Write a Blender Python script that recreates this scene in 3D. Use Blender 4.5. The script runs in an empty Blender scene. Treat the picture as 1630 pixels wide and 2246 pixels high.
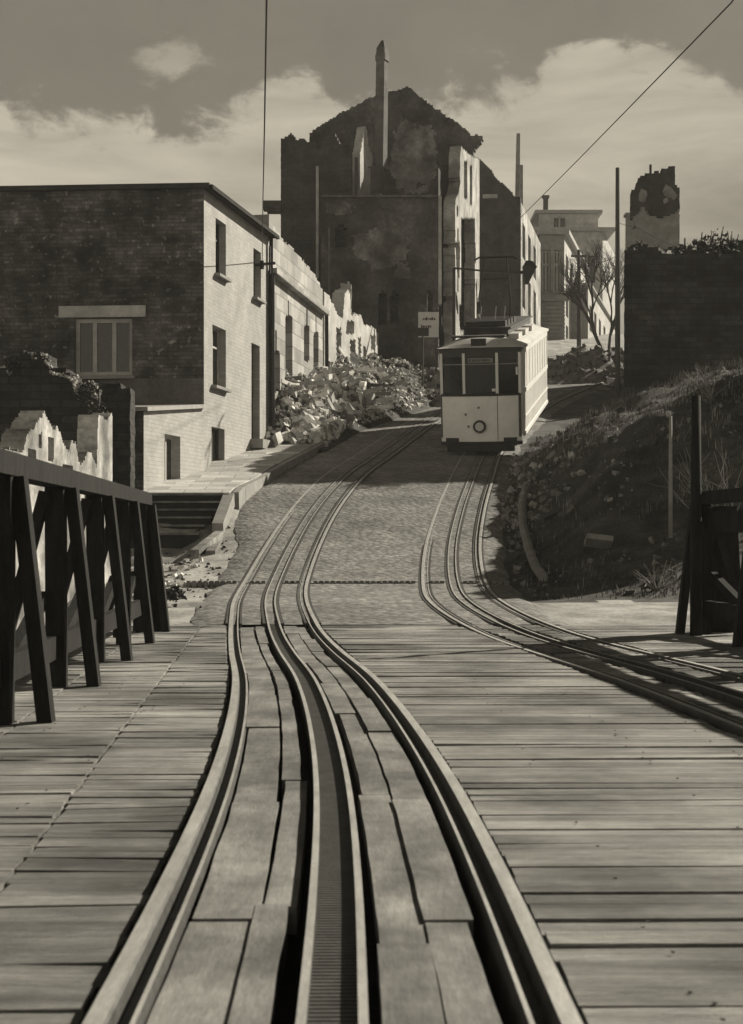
import bpy, math, random
from mathutils import Vector, Matrix, noise, Quaternion
R = math.radians
rng = random.Random(7)
scn = bpy.context.scene
col = scn.collection

# ------------------------------------------------------------------ camera
F = 3260.0; CX = 815.0; HY = 1175.0; CZ = 1.055          # focal length, axis and horizon in photo pixels, eye height
cam = bpy.data.cameras.new('camera'); co = bpy.data.objects.new('camera', cam); col.objects.link(co)
co.location = (0, 0, CZ); co.rotation_euler = (R(90), 0, 0)
cam.sensor_fit = 'HORIZONTAL'; cam.sensor_width = 36; cam.lens = 36 * F / 1630
cam.shift_y = (HY - 1123) / 1630
cam.clip_start = 0.1; cam.clip_end = 3000
cam.dof.use_dof = True; cam.dof.focus_distance = 30; cam.dof.aperture_fstop = 9.0
scn.camera = co

# ------------------------------------------------------------------ light
SUN_AZ, SUN_EL = 41, 29.3                                   # from +X towards +Y, above the horizon
sd = Vector((math.cos(R(SUN_EL)) * math.cos(R(SUN_AZ)), math.cos(R(SUN_EL)) * math.sin(R(SUN_AZ)), math.sin(R(SUN_EL))))
sl = bpy.data.lights.new('sun', 'SUN'); sl.energy = 4.8; sl.angle = R(0.6); sl.color = (1, .925, .77)
so = bpy.data.objects.new('sun', sl); col.objects.link(so)
so.rotation_euler = sd.to_track_quat('Z', 'Y').to_euler(); so.location = (30, 30, 40)
scn.view_settings.view_transform = 'Standard'; scn.view_settings.look = 'None'
scn.view_settings.exposure = 0.76; scn.view_settings.gamma = 1

def build_world():
    w = bpy.data.worlds.new('World'); scn.world = w; w.use_nodes = True
    nt = w.node_tree; nt.nodes.clear(); N = nt.nodes.new; L = nt.links.new
    def math_(op, a, b=None, c=None, clamp=False):
        n = N('ShaderNodeMath'); n.operation = op; n.use_clamp = clamp
        for i, v in enumerate((a, b, c)):
            if v is None: continue
            if isinstance(v, (int, float)): n.inputs[i].default_value = v
            else: L(v, n.inputs[i])
        return n.outputs[0]
    def mrange(v, a, b, c=0, d=1, kind='SMOOTHSTEP'):
        n = N('ShaderNodeMapRange'); n.interpolation_type = kind
        L(v, n.inputs[0])
        for i, q in enumerate((a, b, c, d)): n.inputs[i + 1].default_value = q
        return n.outputs[0]
    def nz(vec, scale, detail=6, rough=.55, dist=0):
        n = N('ShaderNodeTexNoise'); L(vec, n.inputs['Vector'])
        n.inputs['Scale'].default_value = scale; n.inputs['Detail'].default_value = detail
        n.inputs['Roughness'].default_value = rough; n.inputs['Distortion'].default_value = dist
        return n.outputs[0]
    sky = N('ShaderNodeTexSky'); sky.sky_type = 'NISHITA'; sky.sun_disc = False
    sky.sun_elevation = R(SUN_EL); sky.sun_rotation = R(90 - SUN_AZ)
    bw = N('ShaderNodeRGBToBW'); L(sky.outputs[0], bw.inputs[0])
    skyv = math_('MULTIPLY', math_('POWER', bw.outputs[0], .35), .66)
    tc = N('ShaderNodeTexCoord'); d = tc.outputs['Generated']
    sep = N('ShaderNodeSeparateXYZ'); L(d, sep.inputs[0])
    az = math_('ARCTAN2', sep.outputs[0], sep.outputs[1]); el = math_('ARCSINE', sep.outputs[2])
    cb = N('ShaderNodeCombineXYZ'); L(az, cb.inputs[0]); L(math_('MULTIPLY', el, 1.5), cb.inputs[1]); v2 = cb.outputs[0]
    n1 = nz(v2, 12, 8, .6, .5); n2 = nz(v2, 36, 7, .65, .4)
    fc = N('ShaderNodeFloatCurve'); c = fc.mapping.curves[0]
    # cloud-top height across the azimuths in view: (az+.3)/.6 -> elevation/.4
    pts = []
    for px, py in ((-300, 190), (0, 235), (200, 250), (330, 245), (450, 240), (560, 195), (640, 150), (740, 150), (830, 180), (930, 185),
                   (1080, 165), (1170, 150), (1215, 85), (1300, 55), (1370, 85), (1450, 110), (1560, 170), (1700, 160)):
        pts.append(((math.atan((px - CX) / F) + .3) / .6, math.atan((HY - py) / F) / .4))
    while len(c.points) < len(pts): c.points.new(.5, .5)
    for p, q in zip(c.points, pts): p.location = (min(1, max(0, q[0])), q[1]); p.handle_type = 'AUTO'
    fc.mapping.update()
    L(mrange(az, -.3, .3, 0, 1, 'LINEAR'), fc.inputs['Value'])
    top = math_('MULTIPLY', fc.outputs[0], .4)
    dist = math_('SUBTRACT', math_('ADD', top, math_('ADD', math_('MULTIPLY_ADD', n1, .11, -.058), math_('MULTIPLY_ADD', n2, .05, -.025))), el)
    mask = mrange(dist, -.004, .016)
    # the small separate puff
    px, py = 378, 140
    pv = N('ShaderNodeVectorMath'); pv.operation = 'DISTANCE'
    cb2 = N('ShaderNodeCombineXYZ'); L(az, cb2.inputs[0]); L(math_('MULTIPLY', el, 1.25), cb2.inputs[1]); L(cb2.outputs[0], pv.inputs[0])
    pv.inputs[1].default_value = (math.atan((px - CX) / F), 1.25 * math.atan((HY - py) / F), 0)
    puff = mrange(math_('ADD', pv.outputs['Value'], math_('MULTIPLY_ADD', n2, .08, -.04)), .024, .002, 0, .6)
    mask = math_('MAXIMUM', mask, puff)
    # tone inside the cloud: bright tops, streaky grey further down
    cb3 = N('ShaderNodeCombineXYZ'); L(az, cb3.inputs[0]); L(math_('MULTIPLY', el, 5), cb3.inputs[1])
    n3 = nz(cb3.outputs[0], 7, 6, .6, .5)
    rightgrey = mrange(math_('SUBTRACT', az, math_('MULTIPLY', el, .6)), .0, .16, 0, .42)
    tone = math_('MULTIPLY', math_('SUBTRACT', 1.0, math_('MULTIPLY', rightgrey, mrange(dist, .0, .10))), mrange(n3, .3, .75, .70, 1.14, 'LINEAR'))
    haze = mrange(el, 0, .16, 1.0, 0)                          # brighter towards the horizon
    cloudv = math_('MULTIPLY', math_('ADD', tone, math_('MULTIPLY', haze, .06)), 2.95)
    zen = mrange(el, .34, .75, 1.0, .08)
    back = mrange(sep.outputs[1], -.3, .75, 1.75, 1.0)
    dark = math_('MULTIPLY', math_('MULTIPLY', skyv, math_('MULTIPLY', zen, back)), mrange(n1, .3, .75, .93, 1.12, 'LINEAR'))
    cloudv = math_('MULTIPLY', cloudv, back)
    mix = N('ShaderNodeMix'); mix.data_type = 'FLOAT'
    L(mask, mix.inputs[0]); L(dark, mix.inputs[2]); L(cloudv, mix.inputs[3])
    tint = N('ShaderNodeVectorMath'); tint.operation = 'SCALE'; tint.inputs[0].default_value = (1, .908, .72)
    L(mix.outputs[0], tint.inputs['Scale'])
    bg = N('ShaderNodeBackground'); L(tint.outputs[0], bg.inputs[0]); bg.inputs[1].default_value = .105
    out = N('ShaderNodeOutputWorld'); L(bg.outputs[0], out.inputs[0])
build_world()

# ------------------------------------------------------------------ helpers
def S(Y): return F / Y
def P(px, py, Y): return Vector(((px - CX) / F * Y, Y, CZ - (py - HY) / F * Y))
def XY(px, Y): return Vector(((px - CX) / F * Y, Y))
def proj(p): return CX + p[0] / p[1] * F, HY - (p[2] - CZ) / p[1] * F
def curve1(pts):
    n = len(pts); xs = [p[0] for p in pts]; ys = [p[1] for p in pts]
    sl = [(ys[i + 1] - ys[i]) / (xs[i + 1] - xs[i]) for i in range(n - 1)]
    m = [sl[0]] + [0] * (n - 2) + [sl[-1]]
    for i in range(1, n - 1):
        h0, h1 = xs[i] - xs[i - 1], xs[i + 1] - xs[i]
        m[i] = (sl[i - 1] * h1 + sl[i] * h0) / (h0 + h1)
    def f(x):
        if x <= xs[0]: return ys[0] + m[0] * (x - xs[0])
        if x >= xs[-1]: return ys[-1] + m[-1] * (x - xs[-1])
        i = 0
        while x > xs[i + 1]: i += 1
        h = xs[i + 1] - xs[i]; t = (x - xs[i]) / h
        return (ys[i] * (1 + 2 * t) * (1 - t) ** 2 + h * m[i] * t * (1 - t) ** 2 + ys[i + 1] * t * t * (3 - 2 * t) + h * m[i + 1] * t * t * (t - 1))
    return f
def lin(pts):
    def f(x):
        if x <= pts[0][0]: return pts[0][1]
        for (a, b), (c, d) in zip(pts, pts[1:]):
            if x <= c: return b + (d - b) * (x - a) / (c - a)
        return pts[-1][1]
    return f
def sm(a, b, x):
    t = min(1, max(0, (x - a) / (b - a))); return t * t * (3 - 2 * t)
def nz3(x, y=0, z=0): return noise.noise(Vector((x, y, z)))
def in_poly(x, y, poly):
    c = False; j = len(poly) - 1
    for i in range(len(poly)):
        xi, yi = poly[i]; xj, yj = poly[j]
        if (yi > y) != (yj > y) and x < (xj - xi) * (y - yi) / (yj - yi) + xi: c = not c
        j = i
    return c

OFF = {}
class MB:
    def __init__(s): s.v = []; s.f = []
    def quad(s, *p):
        n = len(s.v); s.v += [Vector(q) for q in p]; s.f.append(tuple(range(n, n + len(p))))
    def box(s, c, size, rot=None):
        n = len(s.v); c = Vector(c); h = [q / 2 for q in size]
        for z in (-1, 1):
            for x, y in ((-1, -1), (1, -1), (1, 1), (-1, 1)):
                q = Vector((x * h[0], y * h[1], z * h[2]))
                if rot is not None: q = rot @ q
                s.v.append(c + q)
        s._bf(n)
    def _bf(s, n):
        for f in ((3, 2, 1, 0), (4, 5, 6, 7), (0, 1, 5, 4), (1, 2, 6, 5), (2, 3, 7, 6), (3, 0, 4, 7)): s.f.append(tuple(n + i for i in f))
    def hexa(s, b, t):
        n = len(s.v); s.v += [Vector(q) for q in b] + [Vector(q) for q in t]; s._bf(n)
    def bar(s, a, b, w, h=None, up=(0, 0, 1), w2=None):
        a, b = Vector(a), Vector(b); h = h or w; d = (b - a).normalized(); up = Vector(up)
        if abs(d.dot(up)) > .98: up = Vector((0, 1, 0))
        x = d.cross(up).normalized(); y = x.cross(d).normalized(); n = len(s.v); k = (w2 or w) / w
        for p, q in ((a, 1), (b, k)):
            for i, j in ((-1, -1), (1, -1), (1, 1), (-1, 1)): s.v.append(p + x * i * w / 2 * q + y * j * h / 2 * q)
        s._bf(n)
    def tube(s, pts, r, k=8, caps=True):
        pts = [Vector(p) for p in pts]; rs = r if isinstance(r, (list, tuple)) else [r] * len(pts); n0 = len(s.v); prev = None
        for i, p in enumerate(pts):
            d = (pts[min(i + 1, len(pts) - 1)] - pts[max(i - 1, 0)]).normalized()
            if prev is None:
                ref = Vector((0, 0, 1)) if abs(d.z) < .9 else Vector((1, 0, 0)); x = d.cross(ref).normalized()
            else: x = (prev - d * prev.dot(d)).normalized()
            prev = x; y = d.cross(x)
            for q in range(k):
                a = 2 * math.pi * q / k; s.v.append(p + (x * math.cos(a) + y * math.sin(a)) * rs[i])
        for i in range(len(pts) - 1):
            for q in range(k):
                a, b = n0 + i * k + q, n0 + i * k + (q + 1) % k; s.f.append((a, b, b + k, a + k))
        if caps:
            s.f.append(tuple(n0 + q for q in reversed(range(k)))); m = n0 + (len(pts) - 1) * k; s.f.append(tuple(m + q for q in range(k)))
    def disc(s, c, n, r, depth, k=20):
        c = Vector(c); n = Vector(n).normalized(); s.tube([c, c + n * depth], r, k)
    def sweep(s, path, prof):
        """path: list of (point, side vector); prof: list of (u, z) closed"""
        n0 = len(s.v); k = len(prof)
        for p, x in path:
            for u, z in prof: s.v.append(p + x * u + Vector((0, 0, z)))
        for i in range(len(path) - 1):
            for q in range(k):
                a, b = n0 + i * k + q, n0 + i * k + (q + 1) % k; s.f.append((a, b, b + k, a + k))
        s.f.append(tuple(n0 + q for q in reversed(range(k)))); m = n0 + (len(path) - 1) * k; s.f.append(tuple(m + q for q in range(k)))
    def prism(s, pts, vec):
        n = len(s.v); k = len(pts); vec = Vector(vec); s.v += [Vector(p) for p in pts] + [Vector(p) + vec for p in pts]
        s.f.append(tuple(range(n, n + k))); s.f.append(tuple(reversed(range(n + k, n + 2 * k))))
        for i in range(k): j = (i + 1) % k; s.f.append((n + j, n + i, n + k + i, n + k + j))
    def stone(s, c, size, r, flat=1.0, jag=.5):
        n = len(s.v); c = Vector(c)
        q = Quaternion((r.gauss(0, 1), r.gauss(0, 1), r.gauss(0, 1), r.gauss(0, 1))).normalized()
        h = (size * r.uniform(.6, 1.0), size * r.uniform(.4, .75), size * r.uniform(.3, .6) * flat)
        for z in (-1, 1):
            for x, y in ((-1, -1), (1, -1), (1, 1), (-1, 1)):
                s.v.append(c + q @ Vector((x * h[0] * r.uniform(jag, 1), y * h[1] * r.uniform(jag, 1), z * h[2] * r.uniform(jag, 1))))
        s._bf(n)
    def cells(s, A, B, z0, z1, cu, cz, th, mask):
        """ragged masonry: grid of blocks on the wall line A->B, kept where mask(point) holds, extruded back by th (vector)"""
        A = Vector((A[0], A[1], 0)); B = Vector((B[0], B[1], 0)); d = B - A; Wd = d.length; d.normalize(); th = Vector(th)
        nu = max(1, round(Wd / cu)); nv = max(1, round((z1 - z0) / cz)); cu = Wd / nu; cz = (z1 - z0) / nv
        keep = {}
        for i in range(nu):
            for j in range(nv):
                p = A + d * (cu * (i + .5)) + Vector((0, 0, z0 + cz * (j + .5)))
                if mask(p, cu * (i + .5)): keep[i, j] = 1
        vid = {}
        def V(i, j, k):
            if (i, j, k) not in vid:
                p = A + d * (cu * i) + Vector((0, 0, z0 + cz * j))
                jt = .25
                p = p + d * cu * jt * nz3(i * 1.7 + A.x, j * 2.3, k * 5) + Vector((0, 0, cz * jt * nz3(i * 2.9, j * 1.3 + A.y, k * 3)))
                if k: p = p + th
                vid[i, j, k] = len(s.v); s.v.append(p)
            return vid[i, j, k]
        for i, j in keep:
            a, b, c, e = (i, j), (i + 1, j), (i + 1, j + 1), (i, j + 1)
            s.f.append((V(*a, 0), V(*b, 0), V(*c, 0), V(*e, 0))); s.f.append((V(*e, 1), V(*c, 1), V(*b, 1), V(*a, 1)))
            for (di, dj), (p, q) in (((0, -1), (b, a)), ((1, 0), (c, b)), ((0, 1), (e, c)), ((-1, 0), (a, e))):
                if (i + di, j + dj) not in keep: s.f.append((V(*p, 0), V(*q, 0), V(*q, 1), V(*p, 1)))
    def build(s, name, m, parent=None, base=None, smooth=False, local=False):
        me = bpy.data.meshes.new(name); o = bpy.data.objects.new(name, me); col.objects.link(o)
        off = Vector((0, 0, 0))
        if parent is not None:
            o.parent = parent; off = OFF.get(parent.name, Vector((0, 0, 0))) if not local else Vector((0, 0, 0))
        elif base is not None: off = Vector(base); o.location = off
        OFF[o.name] = off
        me.from_pydata([tuple(q - off) for q in s.v], [], s.f); me.update()
        for mm in (m if isinstance(m, (list, tuple)) else [m]): me.materials.append(mm)
        if smooth:
            for p in me.polygons: p.use_smooth = True
        return o
def tag(o, label=None, cat=None, group=None, kind=None):
    for k, v in (('label', label), ('category', cat), ('group', group), ('kind', kind)):
        if v: o[k] = v
    return o
def thing(name, label, cat, loc, group=None):
    o = bpy.data.objects.new(name, None); col.objects.link(o); o.location = loc; o.empty_display_size = .2
    OFF[o.name] = Vector(loc); return tag(o, label, cat, group)
def copy_tree(o, parent=None):
    c = o.copy(); col.objects.link(c)
    if parent is not None: c.parent = parent
    for ch in list(o.children): copy_tree(ch, c)
    return c

# ------------------------------------------------------------------ materials
def mat(name, base, var=.35, scale=3, rough=.85, bump=.3, bscale=30, island=0, stretch=(1, 1, 1), metallic=0, tint=(1, .985, .95),
        brick=None, stain=0, stscale=.6, spec=.3, wave=None, spots=None, vor=0, fine=0, soft_shade=0):
    m = bpy.data.materials.new(name); m.use_nodes = True; nt = m.node_tree; N = nt.nodes.new; L = nt.links.new
    b = nt.nodes['Principled BSDF']; b.inputs['Roughness'].default_value = rough; b.inputs['Metallic'].default_value = metallic
    b.inputs['Specular IOR Level'].default_value = spec
    def math_(op, a, c=None, d=None):
        n = N('ShaderNodeMath'); n.operation = op
        for i, v in enumerate((a, c, d)):
            if v is None: continue
            if isinstance(v, (int, float)): n.inputs[i].default_value = v
            else: L(v, n.inputs[i])
        return n.outputs[0]
    def mr(v, a, c, lo, hi):
        n = N('ShaderNodeMapRange'); L(v, n.inputs[0])
        for i, q in enumerate((a, c, lo, hi)): n.inputs[i + 1].default_value = q
        return n.outputs[0]
    tc = N('ShaderNodeTexCoord'); mp = N('ShaderNodeMapping'); L(tc.outputs['Object'], mp.inputs[0]); mp.inputs['Scale'].default_value = stretch
    def nz(sc, det=6, ro=.6, vec=None):
        n = N('ShaderNodeTexNoise'); L(vec or mp.outputs[0], n.inputs['Vector']); n.inputs['Scale'].default_value = sc
        n.inputs['Detail'].default_value = det; n.inputs['Roughness'].default_value = ro; return n.outputs[0]
    a = nz(scale); fac = mr(a, .3, .7, 1 - var, 1 + var)
    f2 = nz(scale * 9, 4, .65); fac = math_('MULTIPLY', fac, mr(f2, .3, .7, 1 - var * .55, 1 + var * .55))
    height = nz(bscale, 5, .65)
    if fine:
        fac = math_('MULTIPLY', fac, mr(nz(bscale * 2.2, 3, .7), .3, .7, 1 - fine, 1 + fine))
    if soft_shade:
        fac = math_('MULTIPLY', fac, mr(nz(.35, 4, .55, tc.outputs['Object']), .4, .6, 1 - soft_shade, 1.08))  # broad random dark patches in the colour, for soft shadow on the deck
    if stain:
        n3 = nz(stscale, 5, .6, tc.outputs['Object']); fac = math_('MULTIPLY', fac, mr(n3, .38, .62, 1 - stain, 1.0 + stain * .25))
    if island:
        g = N('ShaderNodeNewGeometry'); fac = math_('MULTIPLY', fac, mr(g.outputs['Random Per Island'], 0, 1, 1 - island, 1 + island))
    if brick:
        bw, bh, mort, lo = brick
        sp = N('ShaderNodeSeparateXYZ'); L(tc.outputs['Object'], sp.inputs[0])
        cb = N('ShaderNodeCombineXYZ'); L(math_('ADD', sp.outputs[0], sp.outputs[1]), cb.inputs[0]); L(sp.outputs[2], cb.inputs[1])
        if brick[0] < 0:      # laid flat
            L(sp.outputs[0], cb.inputs[0]); L(sp.outputs[1], cb.inputs[1]); bw = -bw
        t = N('ShaderNodeTexBrick'); L(cb.outputs[0], t.inputs['Vector']); t.inputs['Scale'].default_value = 1
        t.inputs['Brick Width'].default_value = bw; t.inputs['Row Height'].default_value = bh; t.inputs['Mortar Size'].default_value = mort
        t.inputs['Mortar Smooth'].default_value = .3
        kc = .6 if lo < .8 else .85; t.inputs['Color1'].default_value = (kc, kc, kc, 1); t.inputs['Color2'].default_value = (1.85 - kc, 1.85 - kc, 1.85 - kc, 1); t.inputs['Mortar'].default_value = (lo, lo, lo, 1)
        fac = math_('MULTIPLY', fac, t.outputs['Color']); height = math_('ADD', math_('MULTIPLY', height, .4), math_('MULTIPLY', t.outputs['Fac'], -1.0))
        if spots:
            n5 = nz(spots[0], 2, .5, tc.outputs['Object']); fac = math_('ADD', fac, math_('MULTIPLY', mr(n5, spots[1], spots[1] + .05, 0, spots[2]), t.outputs['Color']))
    if vor:
        vn = N('ShaderNodeTexVoronoi'); L(tc.outputs['Object'], vn.inputs['Vector']); vn.inputs['Scale'].default_value = vor
        fac = math_('MULTIPLY', fac, mr(vn.outputs['Distance'], .25, .75, 1.12, .68)); bwn = N('ShaderNodeRGBToBW'); L(vn.outputs['Color'], bwn.inputs[0])
        fac = math_('MULTIPLY', fac, mr(bwn.outputs[0], .2, .8, .85, 1.15)); height = math_('SUBTRACT', math_('MULTIPLY', height, .6), vn.outputs['Distance'])
    if wave:
        wv = N('ShaderNodeTexWave'); L(tc.outputs['Object'], wv.inputs[0]); wv.bands_direction = wave[0]; wv.inputs['Scale'].default_value = wave[1]
        wv.inputs['Distortion'].default_value = wave[2] if len(wave) > 2 else .2
        fac = math_('MULTIPLY', fac, mr(wv.outputs['Fac'], 0, .35, .45, 1)); height = math_('ADD', height, wv.outputs['Fac'])
    vm = N('ShaderNodeVectorMath'); vm.operation = 'SCALE'; vm.inputs[0].default_value = [base * t for t in tint]; L(fac, vm.inputs['Scale'])
    L(vm.outputs[0], b.inputs['Base Color'])
    if bump:
        bp = N('ShaderNodeBump'); bp.inputs['Strength'].default_value = bump; bp.inputs['Distance'].default_value = .02
        L(height, bp.inputs['Height']); L(bp.outputs[0], b.inputs['Normal'])
    return m
M = {
 'deck': mat('deck_wood', .325, .42, 1.4, .85, .9, 30, .22, (.3, 6, 3), stain=.6, stscale=.9, fine=.3, soft_shade=.25),
 'infill': mat('infill_wood', .19, .35, 2, .85, .2, 40, .16, (2.6, .5, 3), stain=.5, stscale=1.8, fine=.1),
 'rail_wood': mat('tarred_wood', .018, .5, 4, .85, .5, 30, .25, (3, 3, .5), spec=.12),
 'dark_under': mat('dark_timber', .02, .4, 4, .9, .3),
 'steel': mat('worn_steel', .36, .25, 5, .68, .2, 60, metallic=.5, spec=.5, stretch=(4, .6, 4)),
 'rail_side': mat('rusty_steel', .06, .4, 9, .6, .3, 60, metallic=.3),
 'rack': mat('rack_steel', .10, .25, 9, .55, .2, 60, metallic=.4),
 'setts': mat('stone_setts', .22, .3, 2, .9, 1.0, 22, vor=8.5, stain=.3, stscale=.45),
 'setts_line': mat('granite_setts', .17, .3, 6, .85, .6, 40, island=.3),
 'earth': mat('dusty_earth', .31, .45, 1.6, .95, .8, 14, stain=.3, stscale=.7),
 'bank': mat('bank_soil', .075, .6, 1.7, .95, .9, 12, stain=.5, stscale=.5),
 'pavement': mat('pavement_slabs', .44, .2, 2, .85, .4, 30, brick=(-.8, .5, .012, .5)),
 'kerb': mat('kerb_stone', .24, .25, 4, .85, .4, 30, island=.15),
 'brick': mat('bare_brick', .105, .5, 2.2, .9, .8, 40, brick=(.28, .095, .014, .7), stain=.5, stscale=.55, spots=(7, .64, 1.2)),
 'whitebrick': mat('limewashed_brick', .39, .12, 2.2, .85, .5, 40, brick=(.27, .09, .008, .86), stain=.12, stscale=.6),
 'render': mat('cement_render', .11, .4, 2, .9, .4),
 'plaster': mat('white_plaster', .42, .25, 1.8, .85, .5, 20, stain=.25, stscale=.8),
 'oldplaster': mat('old_plaster', .34, .45, 1.3, .9, .7, 14, stain=.6, stscale=1.2),
 'facade': mat('smoked_plaster', .38, .4, 1.2, .9, .6, 14, stain=.55, stscale=.5),
 'patchwall': mat('smoked_patch', .17, .5, 1.2, .9, .5, 14, stain=.6, stscale=.6),
 'ashlar': mat('ashlar_plaster', .36, .16, 2, .85, .5, 30, brick=(1.1, .42, .014, .5), stain=.2, stscale=.7),
 'soot': mat('sooty_masonry', .055, .6, 1.1, .9, .5, 25, stain=.5, stscale=.35, brick=(.5, .2, .01, .8)),
 'soot2': mat('scorched_plaster', .07, .8, .7, .9, .5, 12, stain=.6, stscale=.3),
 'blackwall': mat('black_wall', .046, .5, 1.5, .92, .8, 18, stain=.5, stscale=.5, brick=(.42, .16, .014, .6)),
 'stone': mat('rubble_stone', .42, .4, 4, .9, .5, 25, island=.85),
 'darkrubble': mat('dark_rubble', .16, .5, 4, .9, .5, 25, island=.7),
 'heap': mat('rubble_and_gap_shade', .06, .6, 4, .95, .9, 20, stain=.5, stscale=1.5),  # near-black so gaps between the heap's stones look shaded
 'roof': mat('roof_felt', .035, .4, 3, .8, .3),
 'zinc': mat('zinc_edge', .3, .2, 4, .6, .1),
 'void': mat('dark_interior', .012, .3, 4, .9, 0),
 'glass': mat('window_glass', .012, .3, 2, .12, .03, 3, spec=.5),
 'frame': mat('painted_frame', .4, .2, 5, .6, .1),
 'frame_dark': mat('dark_frame', .05, .2, 5, .6, .1),
 'concrete': mat('concrete', .24, .25, 3, .85, .4),
 'cream': mat('cream_paint', .86, .07, 1.5, .4, .05, 20, stain=.1, stscale=1.2),
 'white_paint': mat('white_paint', .75, .06, 2, .4, .03, 20),
 'grey_paint': mat('grey_paint', .22, .1, 2, .4, .05),
 'canvas': mat('roof_canvas', .5, .15, 3, .75, .2),
 'black_iron': mat('black_iron', .018, .3, 5, .5, .1),
 'lens': mat('lamp_lens', .6, .1, 5, .1, 0, spec=.8),
 'pole': mat('weathered_pole', .06, .4, 3, .85, .4, 30, stretch=(4, 4, .3)),
 'wire': mat('copper_wire', .02, .2, 5, .6, 0),
 'bark': mat('bark', .035, .4, 6, .9, .5),
 'grass': mat('dark_grass', .07, .5, 2, .9, 0, island=.5),
 'straw': mat('dry_stalks', .26, .4, 2, .9, 0, island=.4),
 'bush': mat('bush_leaves', .035, .5, 2, .9, 0, island=.5),
 'sign': mat('sign_board', .5, .1, 4, .7, .05),
}

# ------------------------------------------------------------------ lie of the land
zc = curve1([(-60, 0), (10, 0), (17.6, 0), (20, .1), (24.5, .36), (27.5, .82), (31, 1.5), (35, 2.34), (40, 3.22), (46, 4.27), (52, 5.33), (62, 7.2), (80, 10.6), (100, 14.2), (140, 20), (220, 24), (400, 26)])
lx = curve1([(-6, -.02), (0, -.06), (3.21, -.084), (4.17, -.1), (5.98, -.155), (8.09, -.27), (10.58, -.464), (13.49, -.766), (17.64, -1.163), (20.7, -1.41),
             (24, -1.54), (27.5, -1.476), (31.3, -1.22), (35.5, -.675), (41, .28), (47, 1.33), (52, 2.3), (58, 3.7), (65, 5.6), (75, 8.6), (95, 14)])
rx = curve1([(-6, 3.6), (2, 3.02), (8, 2.49), (9.66, 2.36), (16.4, 1.68), (20.7, 1.3), (24, 1.33), (27.5, 1.5), (31.3, 1.87), (35.5, 2.41), (40, 2.98), (46, 4.05),
             (50, 4.9), (56, 6.5), (62, 8.6), (70, 11.5), (95, 18)])
def kerbx(Y):
    return lx(Y) - 1.75 + .75 * sm(32.5, 27, Y) + .12 * sm(33, 30, Y) * nz3(Y * 1.3, 8)
def edgex(Y): return rx(Y) + .95 + .25 * nz3(Y * .6, 3)
def ground(x, y):
    if y < 17.55:
        return -4.2 + .3 * nz3(x * .3, y * .3)
    z = zc(y); xl, xr = kerbx(y), edgex(y)
    if x > xr:
        d = x - xr; ramp = sm(20.8, 30, y); e_ = max(0, d - .36 * max(0, y - 37.5))
        h = 2.0 * (1 - math.exp(-e_ * .42)) * ramp * (1 - (1 - sm(-.3, 2.3, d)) * sm(36, 33, y)) + .12 * e_ * ramp * sm(60, 40, y)
        k_ = min(1, d * .5) * ramp
        h += (.28 * nz3(x * .55, y * .55, 1) + .2 * nz3(x * 1.4, y * 1.4, 5) + .09 * nz3(x * 3.5, y * 3.5, 2)) * k_ * sm(60, 44, y)
        if y > 55: h *= sm(90, 58, y)
        return z + h - .05
    if x < xl:
        d = xl - x
        flat = z - .06 + .04 * nz3(x * 2, y * 2) + .05 * nz3(x * .8, y * .8, 4) - .32 * sm(.5, 1.1, d) * sm(26, 28, y) * sm(29.6, 29.3, y)
        drop = sm(29.3, 26.5, y) * sm(1.5 + .4 * nz3(y * .5, 9), 3.3, d) if y > 21 else sm(1.0, 2.6, d)
        low = -1.4 + .25 * nz3(x * .5, y * .5, 6)
        g = flat * (1 - drop) + low * drop
        if y > 29.3: g = flat + .1 * sm(29.3, 31, y)
        return g
    return z - .05
xs = sorted(set([round(-8 + .25 * i, 3) for i in range(0, 90)] + [-400, -200, -100, -60, -40, -30, -24, -20, -17, -15, -13, -12, -11, -10, -9, 15, 16, 17, 18, 20, 23, 27, 32, 40, 55, 80, 140, 250, 400]))
ys = sorted(set([-200, -80, -40, -20, -10, 0, 8, 14, 17.45, 17.6] + [round(17.6 + .3 * i, 3) for i in range(1, 145)] + [62, 64, 66, 69, 72, 76, 80, 85, 90, 95, 100, 110, 120, 140, 170, 220, 300, 450, 900]))
g = MB()
for y in ys:
    for x in xs: g.v.append(Vector((x, y, ground(x, y))))
nx = len(xs)
fb = []
for j in range(len(ys) - 1):
    for i in range(nx - 1):
        g.f.append((j * nx + i, j * nx + i + 1, (j + 1) * nx + i + 1, (j + 1) * nx + i))
        xm, ym = (xs[i] + xs[i + 1]) / 2, (ys[j] + ys[j + 1]) / 2
        fb.append(1 if (ym > 17.6 and xm > edgex(ym) - .1 and ym > 21.2 + .5 * nz3(xm)) else 0)
go = g.build('ground', [M['earth'], M['bank']], smooth=True); tag(go, kind='structure')
for p, k in zip(go.data.polygons, fb): p.material_index = k

# road sheet of small setts
rd = MB(); n = 0; YS = [17.62 + .35 * i for i in range(150)]
NU = 24
for y in YS:
    a, b = kerbx(y), edgex(y)
    for i in range(NU + 1):
        x = a + (b - a) * i / NU
        rd.v.append(Vector((x, y, zc(y) + .012 * sm(17.6, 18.6, y) - (.06 if i in (0, NU) else 0) + .003 * nz3(x * 1.4, y * 1.4) )))
for j in range(len(YS) - 1):
    for i in range(NU):
        q = j * (NU + 1) + i; rd.f.append((q, q + 1, q + NU + 2, q + NU + 1))
tag(rd.build('road', M['setts'], smooth=True), kind='structure')
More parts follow.
